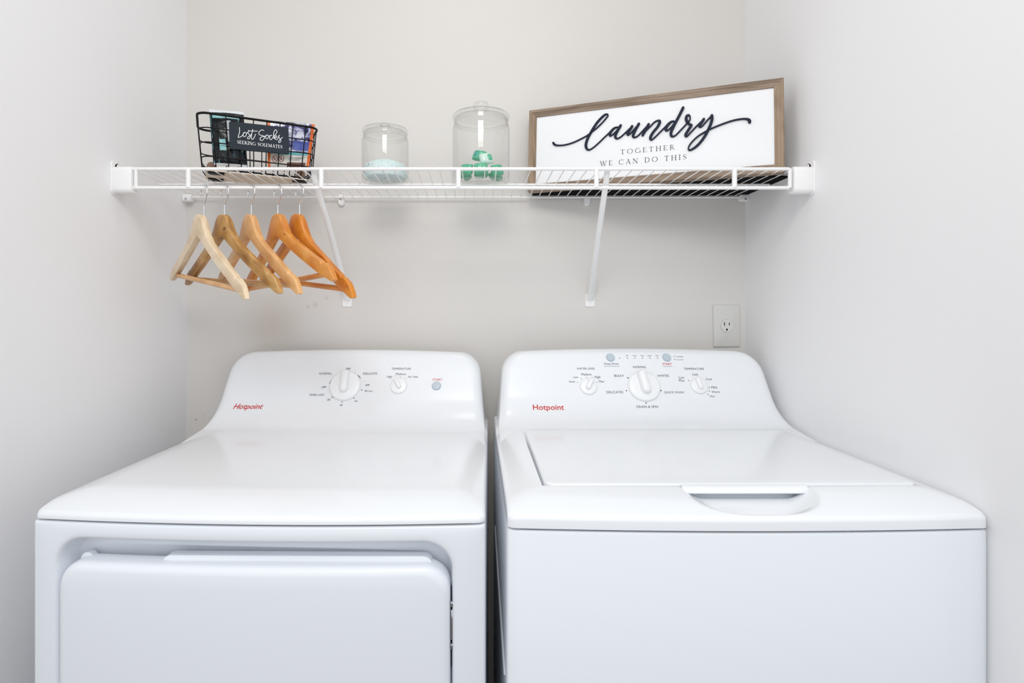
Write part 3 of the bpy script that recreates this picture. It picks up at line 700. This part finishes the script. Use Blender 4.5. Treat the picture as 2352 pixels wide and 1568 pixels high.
# small stroke alphabet of serifed capitals; units of cap height: (width, strokes as (points, thickness))
def arcp(cx, cz, rx, rz, a0, a1, n=14): return [(cx+rx*math.cos(math.radians(a0+(a1-a0)*i/n)), cz+rz*math.sin(math.radians(a0+(a1-a0)*i/n))) for i in range(n+1)]
TK, TN = .13, .045
def sf(x, z, w_=.2): return ([(x-w_/2, z), (x+w_/2, z)], TN)
GL = {
 'T': (.78, [([(.39, 0), (.39, 1)], TK), ([(.02, .97), (.76, .97)], TN), ([(.03, .82), (.03, .97)], TN), ([(.75, .82), (.75, .97)], TN), sf(.39, .02, .28)]),
 'O': (1.0, [(arcp(.5, .5, .44, .49, 40, 140), TN), (arcp(.5, .5, .44, .49, 130, 230), TK*.85), (arcp(.5, .5, .44, .49, 220, 320), TN), (arcp(.5, .5, .44, .49, 310, 410), TK*.85)]),
 'G': (.96, [(arcp(.52, .5, .45, .49, 42, 130), TN), (arcp(.52, .5, .45, .49, 125, 235), TK*.85), (arcp(.52, .5, .45, .49, 230, 320), TN), ([(.86, .05), (.86, .42)], TK*.8), sf(.84, .42, .26)]),
 'E': (.66, [([(.14, 0), (.14, 1)], TK), ([(.03, .98), (.60, .98), (.60, .82)], TN), ([(.14, .5), (.48, .5)], TN), ([(.03, .02), (.64, .02), (.66, .2)], TN)]),
 'H': (.90, [([(.16, 0), (.16, 1)], TK), ([(.76, 0), (.76, 1)], TK), ([(.16, .52), (.76, .52)], TN), sf(.16, .02, .28), sf(.16, .98, .28), sf(.76, .02, .28), sf(.76, .98, .28)]),
 'R': (.78, [([(.16, 0), (.16, 1)], TK), ([(.04, .98), (.3, .98)]+arcp(.34, .74, .24, .24, 90, -90, 10)+[(.16, .5)], TN*1.6), ([(.34, .5), (.76, .0)], TK*.8), sf(.16, .02, .28)]),
 'W': (1.25, [([(.08, 1), (.38, 0)], TK), ([(.38, 0), (.62, .9)], TN), ([(.56, 1), (.86, 0)], TK), ([(.86, 0), (1.16, 1)], TN), sf(.08, .98, .26), sf(.58, .98, .26), sf(1.16, .98, .24)]),
 'C': (.88, [(arcp(.5, .5, .45, .49, 42, 130), TN), (arcp(.5, .5, .45, .49, 125, 235), TK*.85), (arcp(.5, .5, .45, .49, 230, 318), TN), ([(.83, .80), (.83, .98)], TN)]),
 'A': (.88, [([(.44, 1), (.76, 0)], TK), ([(.44, 1), (.12, 0)], TN), ([(.24, .36), (.64, .36)], TN), sf(.12, .02, .24), sf(.76, .02, .26)]),
 'N': (.92, [([(.14, 0), (.14, 1)], TN), ([(.14, 1), (.78, 0)], TK), ([(.78, 0), (.78, 1)], TN), sf(.14, .02, .22), sf(.10, .98, .22), sf(.78, .98, .24)]),
 'D': (.92, [([(.16, 0), (.16, 1)], TK), ([(.04, .98), (.36, .98)]+arcp(.38, .5, .44, .48, 90, 50, 4), TN), (arcp(.38, .5, .44, .48, 60, -60), TK*.85), (arcp(.38, .5, .44, .48, -50, -90, 4)+[(.04, .02)], TN)]),
 'I': (.34, [([(.17, 0), (.17, 1)], TK), sf(.17, .02, .28), sf(.17, .98, .28)]),
 'S': (.62, [([(.54, .80), (.50, .93), (.32, .99), (.13, .92), (.08, .76)], TN), ([(.08, .76), (.16, .60), (.44, .44), (.54, .26)], TK), ([(.54, .26), (.48, .07), (.28, .01), (.10, .08), (.06, .24)], TN)]),
 'K': (.82, [([(.16, 0), (.16, 1)], TK), ([(.70, 1), (.20, .46)], TN), ([(.30, .56), (.74, 0)], TK), sf(.16, .02, .28), sf(.16, .98, .28), sf(.68, .98, .22)]),
 'L': (.64, [([(.16, 0), (.16, 1)], TK), ([(.04, .02), (.60, .02), (.62, .22)], TN), sf(.16, .98, .28)]),
 'M': (1.08, [([(.14, 0), (.14, 1)], TN), ([(.14, 1), (.52, .1)], TK), ([(.52, .1), (.90, 1)], TN), ([(.90, 0), (.90, 1)], TK), sf(.14, .02, .22), sf(.92, .02, .26)]),
 ' ': (.42, [])}
def serif(s, x0, z0, x1, z1, y0, y1, gap, bold=1.0, hscale=1.0, hfix=None):
    tot = sum(GL[c][0]+gap for c in s)-gap; L = math.hypot(x1-x0, z1-z0); sc = L/tot; hz = hfix or sc
    e = ((x1-x0)/L, (z1-z0)/L); out = []; x = 0; i = 0
    for c in s:
        for pts, tk in GL[c][1]:
            q = [(x0+e[0]*(x+a_)*sc-e[1]*b__*hz, z0+e[1]*(x+a_)*sc+e[0]*b__*hz) for a_, b__ in pts]
            if len(q) > 3: q = [tuple(v_[:2]) for v_ in cat([(a_, b__, 0) for a_, b__ in q], 2)]
            out.append(ribbon(q, tk*hz*bold, y0, y1+(y1-y0)*.02*(i % 7))); i += 1
        x += GL[c][0]+gap
    return join(*out)
s0, s1 = on_plane(cc([(312, 850), (1942, 1032)]), pf, bn, Mpi)
mk('serif_lettering', tf(serif('SEEKING SOLEMATES', *s0, *s1, fs_*.0013, fs_*.0018, .10, 1.15), Mp), M['white_print'], plate, False)['label'] = 'small white serif capitals'

# ---- pouches inside the basket
def foil_mat(name, stops, rough, scale, metal=.3):
    m = mat(name, (.1, .1, .1), rough, metal=metal); nt, N, L, b = nodes(m)
    mp = tex_coord(N, L, scale); n = N.new('ShaderNodeTexNoise'); n.inputs['Scale'].default_value = 1; n.inputs['Detail'].default_value = 3; n.inputs['Distortion'].default_value = 1.2
    L.new(mp.outputs[0], n.inputs['Vector']); ramped(m, n.outputs[0], stops, N, L, b)
    n2 = N.new('ShaderNodeTexNoise'); n2.inputs['Scale'].default_value = 60; L.new(tex_coord(N, L).outputs[0], n2.inputs['Vector'])
    bp = N.new('ShaderNodeBump'); bp.inputs['Strength'].default_value = .8; bp.inputs['Distance'].default_value = .004; L.new(n2.outputs[0], bp.inputs['Height']); L.new(bp.outputs[0], b.inputs['Normal']); return m
M['pouch_dark'] = foil_mat('dark_teal_foil', [(.36, srgb(8, 11, 14)), (.55, srgb(20, 26, 32)), (.60, srgb(80, 130, 134)), (.68, srgb(170, 190, 198))], .25, (40, 40, 14))
M['pouch_purple'] = foil_mat('purple_foil_with_reflections', [(.40, srgb(44, 40, 84)), (.47, srgb(84, 82, 136)), (.54, srgb(196, 198, 222)), (.64, srgb(232, 234, 242))], .25, (30, 30, 40))  # silver end of the ramp paints reflections on the purple foil
M['orange'] = mat('orange_foil', srgb(222, 106, 38), .35)
M['teal_band'] = mat('pale_teal_print', srgb(140, 196, 200), .4)
M['pale_panel'] = mat('pale_print_panel', srgb(214, 212, 204), .45)
M['blue_band'] = mat('blue_print', srgb(76, 92, 166), .4)
M['aqua_band'] = mat('aqua_print', srgb(110, 190, 196), .4)
M['red_print'] = mat('dark_red_print', srgb(150, 44, 34), .5)
M['brown_print'] = mat('brown_print', srgb(104, 70, 58), .5)
M['clear_edge'] = mat('pale_seal_strip', srgb(214, 218, 222), .3)
def bl2(x, y): return Mp  # placeholder
def pouch(name, lab, quad, yin, m, bulge):
    """quad = pixel corners TL, TR, BR, BL; stands yin behind the basket's front"""
    q0 = RB @ Vector((0, yin, 0)); c_ = [hit(a_, b__, q0, bn) for a_, b__ in quad]
    lo = ZW+ZB+.0112
    for k_ in (2, 3): c_[k_].z = max(c_[k_].z, lo)
    o_ = (c_[2]+c_[3])/2; t = thing(name, lab, 'pouch', tuple(Vector((o_.x, o_.y, lo))), bang, 'packets in the wire basket')
    def s_(u, v_, out=0):                              # surface point: u right, v up, out toward the viewer
        p = (c_[3]*(1-u)+c_[2]*u)*(1-v_)+(c_[0]*(1-u)+c_[1]*u)*v_
        e_ = max(0, 1-abs(2*u-1)**2.5)*max(0, 1-abs(2*v_-1)**6)
        wr = .0022*noise.noise(Vector((u*5, v_*7, yin*90)))*e_
        return p+bn*(out+bulge*e_+wr)
    nu, nv = 18, 28; V = []; Fs = []
    for side in (1, -1):
        for j in range(nv+1):
            for i in range(nu+1):
                u, v_ = i/nu, j/nv; p = s_(u, v_)
                if side < 0:
                    e_ = max(0, 1-abs(2*u-1)**2.5)*max(0, 1-abs(2*v_-1)**6); p = (c_[3]*(1-u)+c_[2]*u)*(1-v_)+(c_[0]*(1-u)+c_[1]*u)*v_-bn*(bulge*e_+.0006)
                V.append(p)
    n1 = (nu+1)*(nv+1)
    for s in (0, n1):
        for j in range(nv):
            for i in range(nu): Fs.append((s+j*(nu+1)+i, s+j*(nu+1)+i+1, s+(j+1)*(nu+1)+i+1, s+(j+1)*(nu+1)+i))
    rim = [i for i in range(nu+1)]+[j*(nu+1)+nu for j in range(1, nv+1)]+[nv*(nu+1)+i for i in range(nu-1, -1, -1)]+[j*(nu+1) for j in range(nv-1, 0, -1)]
    for i in range(len(rim)): a_, b__ = rim[i], rim[(i+1) % len(rim)]; Fs.append((a_, b__, n1+b__, n1+a_))
    mk('bag', (V, Fs), m, t, 60)
    def patch(nm, u0, u1, v0, v1, mm, out=.0005, n_=10):
        V = []; Fs = []
        for j in range(n_+1):
            for i in range(n_+1): V.append(s_(u0+(u1-u0)*i/n_, v0+(v1-v0)*j/n_, out))
        for j in range(n_):
            for i in range(n_): Fs.append((j*(n_+1)+i, j*(n_+1)+i+1, (j+1)*(n_+1)+i+1, (j+1)*(n_+1)+i))
        return mk(nm, (V, Fs), mm, t)
    return t, s_, patch
t1, sA, patch = pouch('foil_pouch', 'black and teal foil pouch standing at the left end of the basket', ((480, 251), (559, 257), (569, 384), (490, 384)), .022, M['pouch_dark'], .010)
patch('seal_strip', 0, 1, .945, 1, M['clear_edge']); patch('printed_band', .08, .86, .84, .90, M['teal_band']); patch('pale_label', .47, .60, .42, .80, M['clear_edge'])
patch('printed_drop', .22, .40, .26, .46, M['teal_band']); patch('bottom_seal', .02, .98, .0, .035, M['clear_edge'])
t2, sB, patch = pouch('foil_pouch', 'purple foil pouch with silver reflections in its colour and orange edges at the right end of the basket', ((613, 276), (723, 286), (709, 386), (615, 386)), .022, M['pouch_purple'], .008)
patch('orange_edge', 0, .065, 0, 1, M['orange'], .0008); patch('orange_edge', .93, 1, 0, 1, M['orange'], .0008)
patch('pale_panel', .065, .93, .0, .30, M['pale_panel'], .0006); patch('blue_band', .55, .93, .38, .58, M['blue_band'], .0006); patch('aqua_band', .20, .93, .27, .34, M['aqua_band'], .0009)
patch('food_picture', .45, .90, .0, .11, M['brown_print'], .0009)
for uc in (.16, .31):
    ringp = [sB(uc+.058*math.cos(a_), .185+.068*math.sin(a_), .0012) for a_ in [2*PI*k_/20 for k_ in range(20)]]
    g = join(tube(ringp, .0006, 6, closed=True), tube([sB(uc-.04, .235, .0012), sB(uc+.04, .135, .0012)], .0006, 6),
             tube([sB(uc-.02, .15, .0012), sB(uc, .21, .0012), sB(uc+.02, .16, .0012)], .0006, 6))
    mk('prohibition_symbol', g, M['red_print'], t2)
for (vv_, u0_, u1_) in ((.215, .48, .86), (.195, .50, .80), (.165, .48, .74)):
    mk('printed_line', tube([sB(u0_, vv_, .0009), sB((u0_+u1_)/2, vv_, .0009), sB(u1_, vv_, .0009)], .0005, 5), M['ink'], t2)
# small wooden balls at the basket's back corners
for (bx, by) in ((.030, .085), (bl_-.030, .075)):
    pc = RB @ Vector((bx, by, ZB+.0102+.011))
    o = mk('wooden_ball', tf(lathe([(0.011*math.sin(PI*k_/12), -.011*math.cos(PI*k_/12)) for k_ in range(13)], seg=20), Matrix.Translation(pc)), M['brown_bead'])
    tag(o, 'small brown wooden ball in the basket, ' + ('behind the black and teal pouch' if bx < .1 else 'behind the orange-edged pouch'), 'ball', 'wooden balls in the basket')

# ------------------------------------------------------------------ glass jars
def glass(name, tint=(.982, .984, .98), edge=(.45, .46, .44)):
    m = bpy.data.materials.new(name); m.use_nodes = True; nt = m.node_tree; N = nt.nodes; L = nt.links; N.clear()
    out = N.new('ShaderNodeOutputMaterial'); mx = N.new('ShaderNodeMixShader'); tr = N.new('ShaderNodeBsdfTransparent'); gl = N.new('ShaderNodeBsdfGlossy')
    gl.inputs['Roughness'].default_value = .02
    lw = N.new('ShaderNodeLayerWeight'); lw.inputs['Blend'].default_value = .5
    r = N.new('ShaderNodeValToRGB'); e = r.color_ramp.elements; e[0].position = .0; e[0].color = (*tint, 1); e[1].position = 1; e[1].color = (*edge, 1)
    x_ = e.new(.95); x_.color = (*[c*.98 for c in tint], 1)
    L.new(lw.outputs['Facing'], r.inputs[0]); L.new(r.outputs[0], tr.inputs[0])
    pw_ = N.new('ShaderNodeMath'); pw_.operation = 'POWER'; pw_.inputs[1].default_value = 4.5; L.new(lw.outputs['Facing'], pw_.inputs[0])
    ma = N.new('ShaderNodeMath'); ma.operation = 'MULTIPLY_ADD'; ma.inputs[1].default_value = .45; ma.inputs[2].default_value = .03; L.new(pw_.outputs[0], ma.inputs[0])
    L.new(ma.outputs[0], mx.inputs[0]); L.new(tr.outputs[0], mx.inputs[1]); L.new(gl.outputs[0], mx.inputs[2]); L.new(mx.outputs[0], out.inputs[0]); return m
M['glass'] = glass('clear_glass'); M['glass_green'] = glass('greenish_lid_glass', (.97, .975, .965), (.40, .43, .39))
def jar(lab, cx, D, r, zb, hb, neck_r, lid_r, knob_r, knob_h):
    cy = CY+D; t = thing('glass_jar', lab, 'jar', (cx, cy, zb), 0, 'lidded glass jars on the shelf')
    h = hb; tk = .0022
    outer = [(0, 0.004), (r*.55, .003), (r*.82, .0004), (r*.94, .001), (r*.99, .006), (r, .014), (r, h*.83), (r*.985, h*.88), (r*.95, h*.92), (neck_r, h*.945), (neck_r, h*.985), (neck_r*1.01, h)]
    inner = [(q-tk, z) for q, z in reversed(outer[5:])]+[(r-tk*1.2, .014), (r*.9, .0095), (0, .0085)]
    mk('jar_body', lathe(outer+inner, (cx, cy, zb), 64), M['glass'], t, 60)
    zl = h+.0004
    lp = [(0, zl+.004), (lid_r*.86, zl+.004), (lid_r*.88, zl), (lid_r*.99, zl), (lid_r, zl+.002), (lid_r, zl+.007), (lid_r*.97, zl+.0095), (lid_r*.7, zl+.0125), (knob_r*.9, zl+.0145), (knob_r*.62, zl+.018),
          (knob_r*.80, zl+.018+knob_h*.15), (knob_r, zl+.018+knob_h*.5), (knob_r*.85, zl+.018+knob_h*.85), (knob_r*.4, zl+.018+knob_h), (0, zl+.018+knob_h)]
    mk('jar_lid', lathe(lp, (cx, cy, zb), 64), M['glass_green'], t, 60)
    # tight rim ring that seats the lid
    mk('lid_seal', lathe([(neck_r-.001, h-.010), (neck_r-.0045, h-.010), (neck_r-.0045, h-.001), (neck_r-.001, h-.001), (neck_r-.001, h-.010)], (cx, cy, zb), 48), M['glass'], t, 40)
    return t
jar('small lidded glass jar half full of pale blue laundry beads', -.2227, 1.355, .0567, ZW, .119, .0530, .0550, .0135, .007)
jar('large lidded glass jar with a ball knob, holding green laundry pods', .0105, 1.345, .0690, ZW, .150, .0655, .0690, .0190, .026)
# beads
M['beads'] = mat('pale_blue_beads', srgb(206, 230, 232), .6); nt, N, L, b = nodes(M['beads'])
vo = N.new('ShaderNodeTexVoronoi'); vo.inputs['Scale'].default_value = 520; L.new(tex_coord(N, L).outputs[0], vo.inputs['Vector'])
nz = N.new('ShaderNodeSeparateColor'); L.new(vo.outputs['Color'], nz.inputs[0])
ramped(M['beads'], nz.outputs[0], [(0, srgb(92, 132, 168)), (.03, srgb(120, 160, 190)), (.05, srgb(214, 238, 240)), (.7, srgb(232, 246, 246))], N, L, b)
bp = N.new('ShaderNodeBump'); bp.inputs['Strength'].default_value = .6; bp.inputs['Distance'].default_value = .001; L.new(vo.outputs['Distance'], bp.inputs['Height']); L.new(bp.outputs[0], b.inputs['Normal'])
cx, cy = -.2227, CY+1.355; rb = .0567-.0036; V = []; Fs = []; nr, na = 26, 72
zf = lambda r_, a_: .054-.017*(r_/rb)**2+.0012*noise.noise(Vector((r_*math.cos(a_)*120, r_*math.sin(a_)*120, 3)))+.0010*noise.noise(Vector((r_*math.cos(a_)*420, r_*math.sin(a_)*420, 9)))
for i in range(nr+1):
    for k_ in range(na): r_ = rb*i/nr; a_ = 2*PI*k_/na; V.append((cx+r_*math.cos(a_), cy+r_*math.sin(a_), ZW+zf(r_, a_)))
for z, rr_ in ((.030, rb), (.016, rb), (.0105, rb*.93), (.0098, .001)):
    for k_ in range(na): a_ = 2*PI*k_/na; V.append((cx+rr_*math.cos(a_), cy+rr_*math.sin(a_), ZW+z))
for i in range(nr+4):
    for k_ in range(na): k2 = (k_+1) % na; Fs.append((i*na+k_, i*na+k2, (i+1)*na+k2, (i+1)*na+k_))
V, Fs = weld((V, Fs), 1e-5)
g = [V, Fs]
extra = []
ico = bmesh.new(); bmesh.ops.create_icosphere(ico, subdivisions=1, radius=1); iv = [q.co.copy() for q in ico.verts]; ico.verts.index_update(); if_ = [tuple(q.index for q in f.verts) for f in ico.faces]; ico.free()
for k_ in range(1500):
    r_ = rb*.985*math.sqrt(random.random()); a_ = random.random()*2*PI; s_ = random.uniform(.0008, .0014)
    c_ = Vector((cx+r_*math.cos(a_), cy+r_*math.sin(a_), ZW+zf(r_, a_)+.0002)); extra.append(([c_+q*s_ for q in iv], if_))
o = mk('laundry_beads', join((V, Fs), *extra), M['beads']); tag(o, 'pale blue-white laundry beads with blue specks, heaped in the small jar', 'beads', kind='stuff')
# pods
M['pod'] = mat('green_pod', srgb(72, 178, 136), .22, coat=.5); M['pod_b'] = mat('teal_pod', srgb(22, 150, 138), .2, coat=.5); M['pod_w'] = mat('milky_pod', srgb(208, 234, 224), .3, coat=.5)
podproto = None
def pod_geo(w_, d_, h_):
    V, Fs = [], []; n_ = 14
    for s in (1, -1):
        for j in range(n_+1):
            for i in range(n_+1):
                u, v_ = -1+2*i/n_, -1+2*j/n_; e_ = (1-abs(u)**3.0)*(1-abs(v_)**3.0)
                cr = 1-.16*(u*u*v_*v_)
                V.append(Vector((u*w_*cr*(1-.06*(1-v_*v_)), v_*d_*cr*(1-.06*(1-u*u)), s*(h_*max(0, e_)**.55+.0006))))
    n1 = (n_+1)**2
    for s in (0, n1):
        for j in range(n_):
            for i in range(n_): Fs.append((s+j*(n_+1)+i, s+j*(n_+1)+i+1, s+(j+1)*(n_+1)+i+1, s+(j+1)*(n_+1)+i))
    rim = [i for i in range(n_+1)]+[j*(n_+1)+n_ for j in range(1, n_+1)]+[n_*(n_+1)+i for i in range(n_-1, -1, -1)]+[j*(n_+1) for j in range(n_-1, 0, -1)]
    for i in range(len(rim)): a_, b__ = rim[i], rim[(i+1) % len(rim)]; Fs.append((a_, b__, n1+b__, n1+a_))
    return V, Fs
jc = Vector((.0105, CY+1.345, ZW))
pods = [  # x, y offset, z (centre), rx, ry, rz, label
 (-.034, -.024, .0240, 82, 8, -35, 'green laundry pod standing at the left front of the large jar'),
 (.000, -.040, .0225, 80, -6, 4, 'green laundry pod at the front centre of the large jar, below the milky one'),
 (.038, -.018, .0240, 80, -14, 38, 'green laundry pod standing at the right front of the large jar'),
 (-.040, .018, .0195, 12, 10, 20, 'green laundry pod lying at the left back of the large jar'),
 (.000, .005, .0200, 8, -6, 50, 'green laundry pod lying at the centre of the bottom layer in the large jar'),
 (.036, .028, .0200, -10, 8, -20, 'green laundry pod lying at the right back of the large jar'),
 (-.004, -.016, .0590, 62, 12, -18, 'teal-and-milky laundry pod on top of the heap, nearest the lid'),
 (.012, -.026, .0490, 76, -10, 16, 'milky white-green laundry pod leaning just under the topmost one'),
]
for i, (x, y, z, rx, ry, rz, lab) in enumerate(pods):
    Mx = Matrix.Translation(jc+Vector((x, y, z))) @ Matrix.Rotation(math.radians(rz), 4, 'Z') @ Matrix.Rotation(math.radians(ry), 4, 'Y') @ Matrix.Rotation(math.radians(rx), 4, 'X')
    t = thing('laundry_pod', lab, 'laundry pod', tuple(jc+Vector((x, y, z-.012))), 0, 'laundry pods in the large jar')
    mk('pod_film', tf(pod_geo(.0175, .0150, .0088), Mx), M['pod_w'] if i == 7 else M['pod'], t, 60)
    g = pod_geo(.0085, .0120, .0088+.0012); off = Matrix.Translation((.006 if i % 2 else -.006, 0, 0))
    mk('pod_chamber', tf(tf(g, off), Mx), M['pod_b'] if i in (6,) else (M['pod'] if i == 7 else M['pod_w'] if i == 4 else M['pod']), t, 60)

# ------------------------------------------------------------------ framed sign leaning in the corner
BL_ = P(1212, 438, 1.455); BR_ = P(1803, 393, 1.244); BL_.z = BR_.z = ZW+.0004
sl = (BR_-BL_).length; lean = math.radians(4.0)
ex_ = (BR_-BL_).normalized(); nb = Vector((-ex_.y, ex_.x, 0))         # horizontal, away from the viewer
if nb.y < 0: nb = -nb
upv = Vector((0, 0, 1))*math.cos(lean)+nb*math.sin(lean)
Ms = frame(BL_, ex_, upv); fn = -(Ms.to_3x3() @ Vector((0, 1, 0)))
if fn.y > 0: raise SystemExit('sign normal')
SH = .2175; FWs = .0195; FD = .022
sign = thing('framed_sign', 'white laundry sign in a grey-brown wooden frame, leaning in the right corner', 'sign', tuple((BL_+BR_)/2), math.atan2(ex_.y, ex_.x))
def smk(nm, g, m, par=sign, sm=False): return mk(nm, tf(g, Ms), m, par, sm)
smk('sign_panel', box(.012, sl-.012, .006, .016, .012, SH-.012), M['sign_white'])
smk('backing', box(.006, sl-.006, .016, FD-.001, .006, SH-.006), M['black'])
def stick(a, b, z0, z1, hor, m):
    W_ = FWs
    def prof(t0, t1, inner):  # profile across width: front faces stepped
        return [(0, FD), (0, .0012), (.0012, 0), (.0075, 0), (.0080, .0012), (.0150, .0030), (.0155, .0022), (W_-.0008, .0028), (W_, .0036), (W_, FD)]
    pr = prof(0, 0, 0); rings = []
    if hor:
        for end, sg in ((0, 1), (sl, -1)):
            rings.append([Vector((end+sg*d_, y, (z0+d_) if z0 == 0 else (SH-d_))) for d_, y in pr])
    else:
        for end, sg in ((0, 1), (SH, -1)):
            rings.append([Vector(((d_ if a == 0 else sl-d_), y, end+sg*d_)) for d_, y in pr])
    return loft(rings)
smk('frame_rail', stick(0, sl, 0, 0, True, None), M['sign_wood']); smk('frame_rail', stick(0, sl, SH, 0, True, None), M['sign_wood'])
smk('frame_stile', stick(0, 0, 0, SH, False, None), M['sign_wood_v']); smk('frame_stile', stick(sl, 0, 0, SH, False, None), M['sign_wood_v'])
fp = Ms @ Vector((0, .003, 0)); Msi = Ms.inverted()
A_ = lambda L: [(1260+x*.10204, 240+y*.10204) for x, y in L]
B_ = lambda L: [(1490+x*.10204, 230+y*.10204) for x, y in L]
S1 = A_([(105,862),(150,905),(240,917),(380,903),(560,850),(720,775),(860,700),(960,625),(1100,512),(1220,392),(1305,292),(1338,240),(1308,213),(1240,248),(1120,370),(1020,510),(950,630),(880,760),(842,880),(848,972),(905,1017),(990,978),(1120,868),(1240,752),(1350,648),(1420,575),(1500,520),(1565,505)])
S2 = A_([(1565,505),(1490,522),(1430,575),(1385,640),(1388,698),(1435,680),(1520,600),(1620,470)])
S3 = A_([(1622,468),(1575,550),(1515,660),(1503,730),(1550,763),(1630,722),(1730,632),(1820,545),(1880,487)])
S4 = A_([(1880,487),(1830,570),(1780,645),(1792,680),(1850,642),(1950,525),(2032,432)])
S5 = A_([(2032,432),(1965,550),(1912,660),(1903,712),(1942,736),(2010,702),(2110,600),(2200,500),(2252,443)])
S6 = A_([(2252,443),(2195,550),(2118,685)])
S7 = A_([(2118,685),(2200,580)])+B_([(46,578),(120,500),(205,456),(250,482),(205,590),(115,700),(52,800),(38,862),(70,886),(140,832),(250,722),(360,612),(430,535),(500,482),(565,470)])
S8 = B_([(565,472),(500,490),(430,560),(388,630),(398,680),(440,668),(520,590),(600,475),(700,300),(775,168)])
S9 = B_([(775,168),(690,340),(605,500),(545,620),(503,720),(507,790),(548,815),(615,780),(720,672),(830,555),(920,452),(932,380),(905,332),(862,350),(842,410),(862,480),(905,530),(962,560)])
S10 = B_([(962,562),(905,650),(842,750),(832,792),(862,810),(930,742),(1040,622),(1140,522),(1240,425)])
S11 = B_([(1240,425),(1190,500),(1145,570),(1172,600),(1225,560),(1320,450),(1420,345)])
S12 = B_([(1420,345),(1425,430),(1392,545),(1350,640),(1290,762),(1200,900),(1100,1012),(1000,1090),(920,1122),(893,1090),(920,1010),(1000,910),(1120,802),(1250,722),(1360,662),(1500,598),(1700,520),(1900,455),(2080,422),(2200,420),(2262,448),(2274,490)])
def calli(t): return .0031+.0034*max(0, -t.y)**1.2
gl_ = []
for i, s in enumerate((S1, S2, S3, S4, S5, S6, S7, S8, S9, S10, S11, S12)):
    gl_.append(ribbon(cat([(a_, b__, 0) for a_, b__ in on_plane(s, fp, fn, Msi)], 6), calli, .0062, .0022-.00006*i))
o = smk('script_lettering', join(*gl_), M['letters'], sign, 30); o['label'] = 'raised dark blue-black script lettering'
pp = Ms @ Vector((0, .006, 0))
a0, a1 = on_plane([(1425, 354.5), (1549, 343)], pp, fn, Msi)
b0, b1 = on_plane([(1378, 381.5), (1577, 365.3)], pp, fn, Msi)
o = smk('serif_lettering', join(serif('TOGETHER', *a0, *a1, .0061, .0056, .36, .95, hfix=.0116), serif('WE CAN DO THIS', *b0, *b1, .0061, .0056, .36, .95, hfix=.0120)), M['serif']); o['label'] = 'thin charcoal serif capitals'
# black board added on the shelf for the deep shade behind the sign
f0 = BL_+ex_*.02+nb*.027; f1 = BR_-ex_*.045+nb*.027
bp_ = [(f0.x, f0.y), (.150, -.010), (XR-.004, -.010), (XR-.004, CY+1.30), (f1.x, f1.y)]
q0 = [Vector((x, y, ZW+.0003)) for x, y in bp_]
o = mk('shade_board', loft([q0, [q+Vector((0, 0, .004)) for q in q0]]), M['black'], smooth=False)
tag(o, 'black board added on the shelf as the dark shade between the laundry sign and the back wall', 'board')

# ------------------------------------------------------------------ outlet
ox_, oz_ = .680, 1.1925
out = thing('wall_outlet', 'almond single wall outlet on the back wall above the washing machine', 'outlet', (ox_, 0, oz_-.057))
Mo = frame((ox_, 0, oz_), (math.cos(.012), 0, math.sin(.012)), (0, 0, 1))
def omk(nm, g, m, par=out, sm=30): return mk(nm, tf(g, Mo), m, par, sm)
sg_ = 1 if (Mo.to_3x3() @ Vector((0, 1, 0))).y < 0 else -1
rp = [[(x, sg_*y, z) for x, z in rrect(-.0362+o_, .0362-o_, -.0575+o_, .0575-o_, .002, 4)] for o_, y in ((0, .0003), (0, .003), (.0015, .0050), (.004, .0058))]
plt = omk('cover_plate', loft(rp), M['outlet'])
def disc(r, y0, y1, cx=0, cz=0, n=40, sx=1, sz=1): return loft([[(cx+r_*sx*math.cos(2*PI*k_/n), sg_*y, cz+r_*sz*math.sin(2*PI*k_/n)) for k_ in range(n)] for r_, y in ((r, y0), (r, y1-.0005), (r-.0005, y1))])
omk('receptacle_ring', disc(.0182, .004, .0060), M['outlet_ring'])['label'] = 'thin dark gap round the receptacle'
rec = omk('receptacle_face', disc(.0174, .004, .0070), M['outlet_face'])
omk('slot', join(box(-.0086, -.0064, *sorted((sg_*.0068, sg_*.0073)), .0005, .0098), box(.0046, .0066, *sorted((sg_*.0068, sg_*.0073)), .0012, .0092), disc(.0026, .0068, .0074, -.001, -.0100, 16, 1, 1.25)), M['slot'], rec)
for cz in (.030, -.030): omk('screw', join(disc(.0028, .0056, .0064, 0, cz, 16)), M['outlet'], plt)
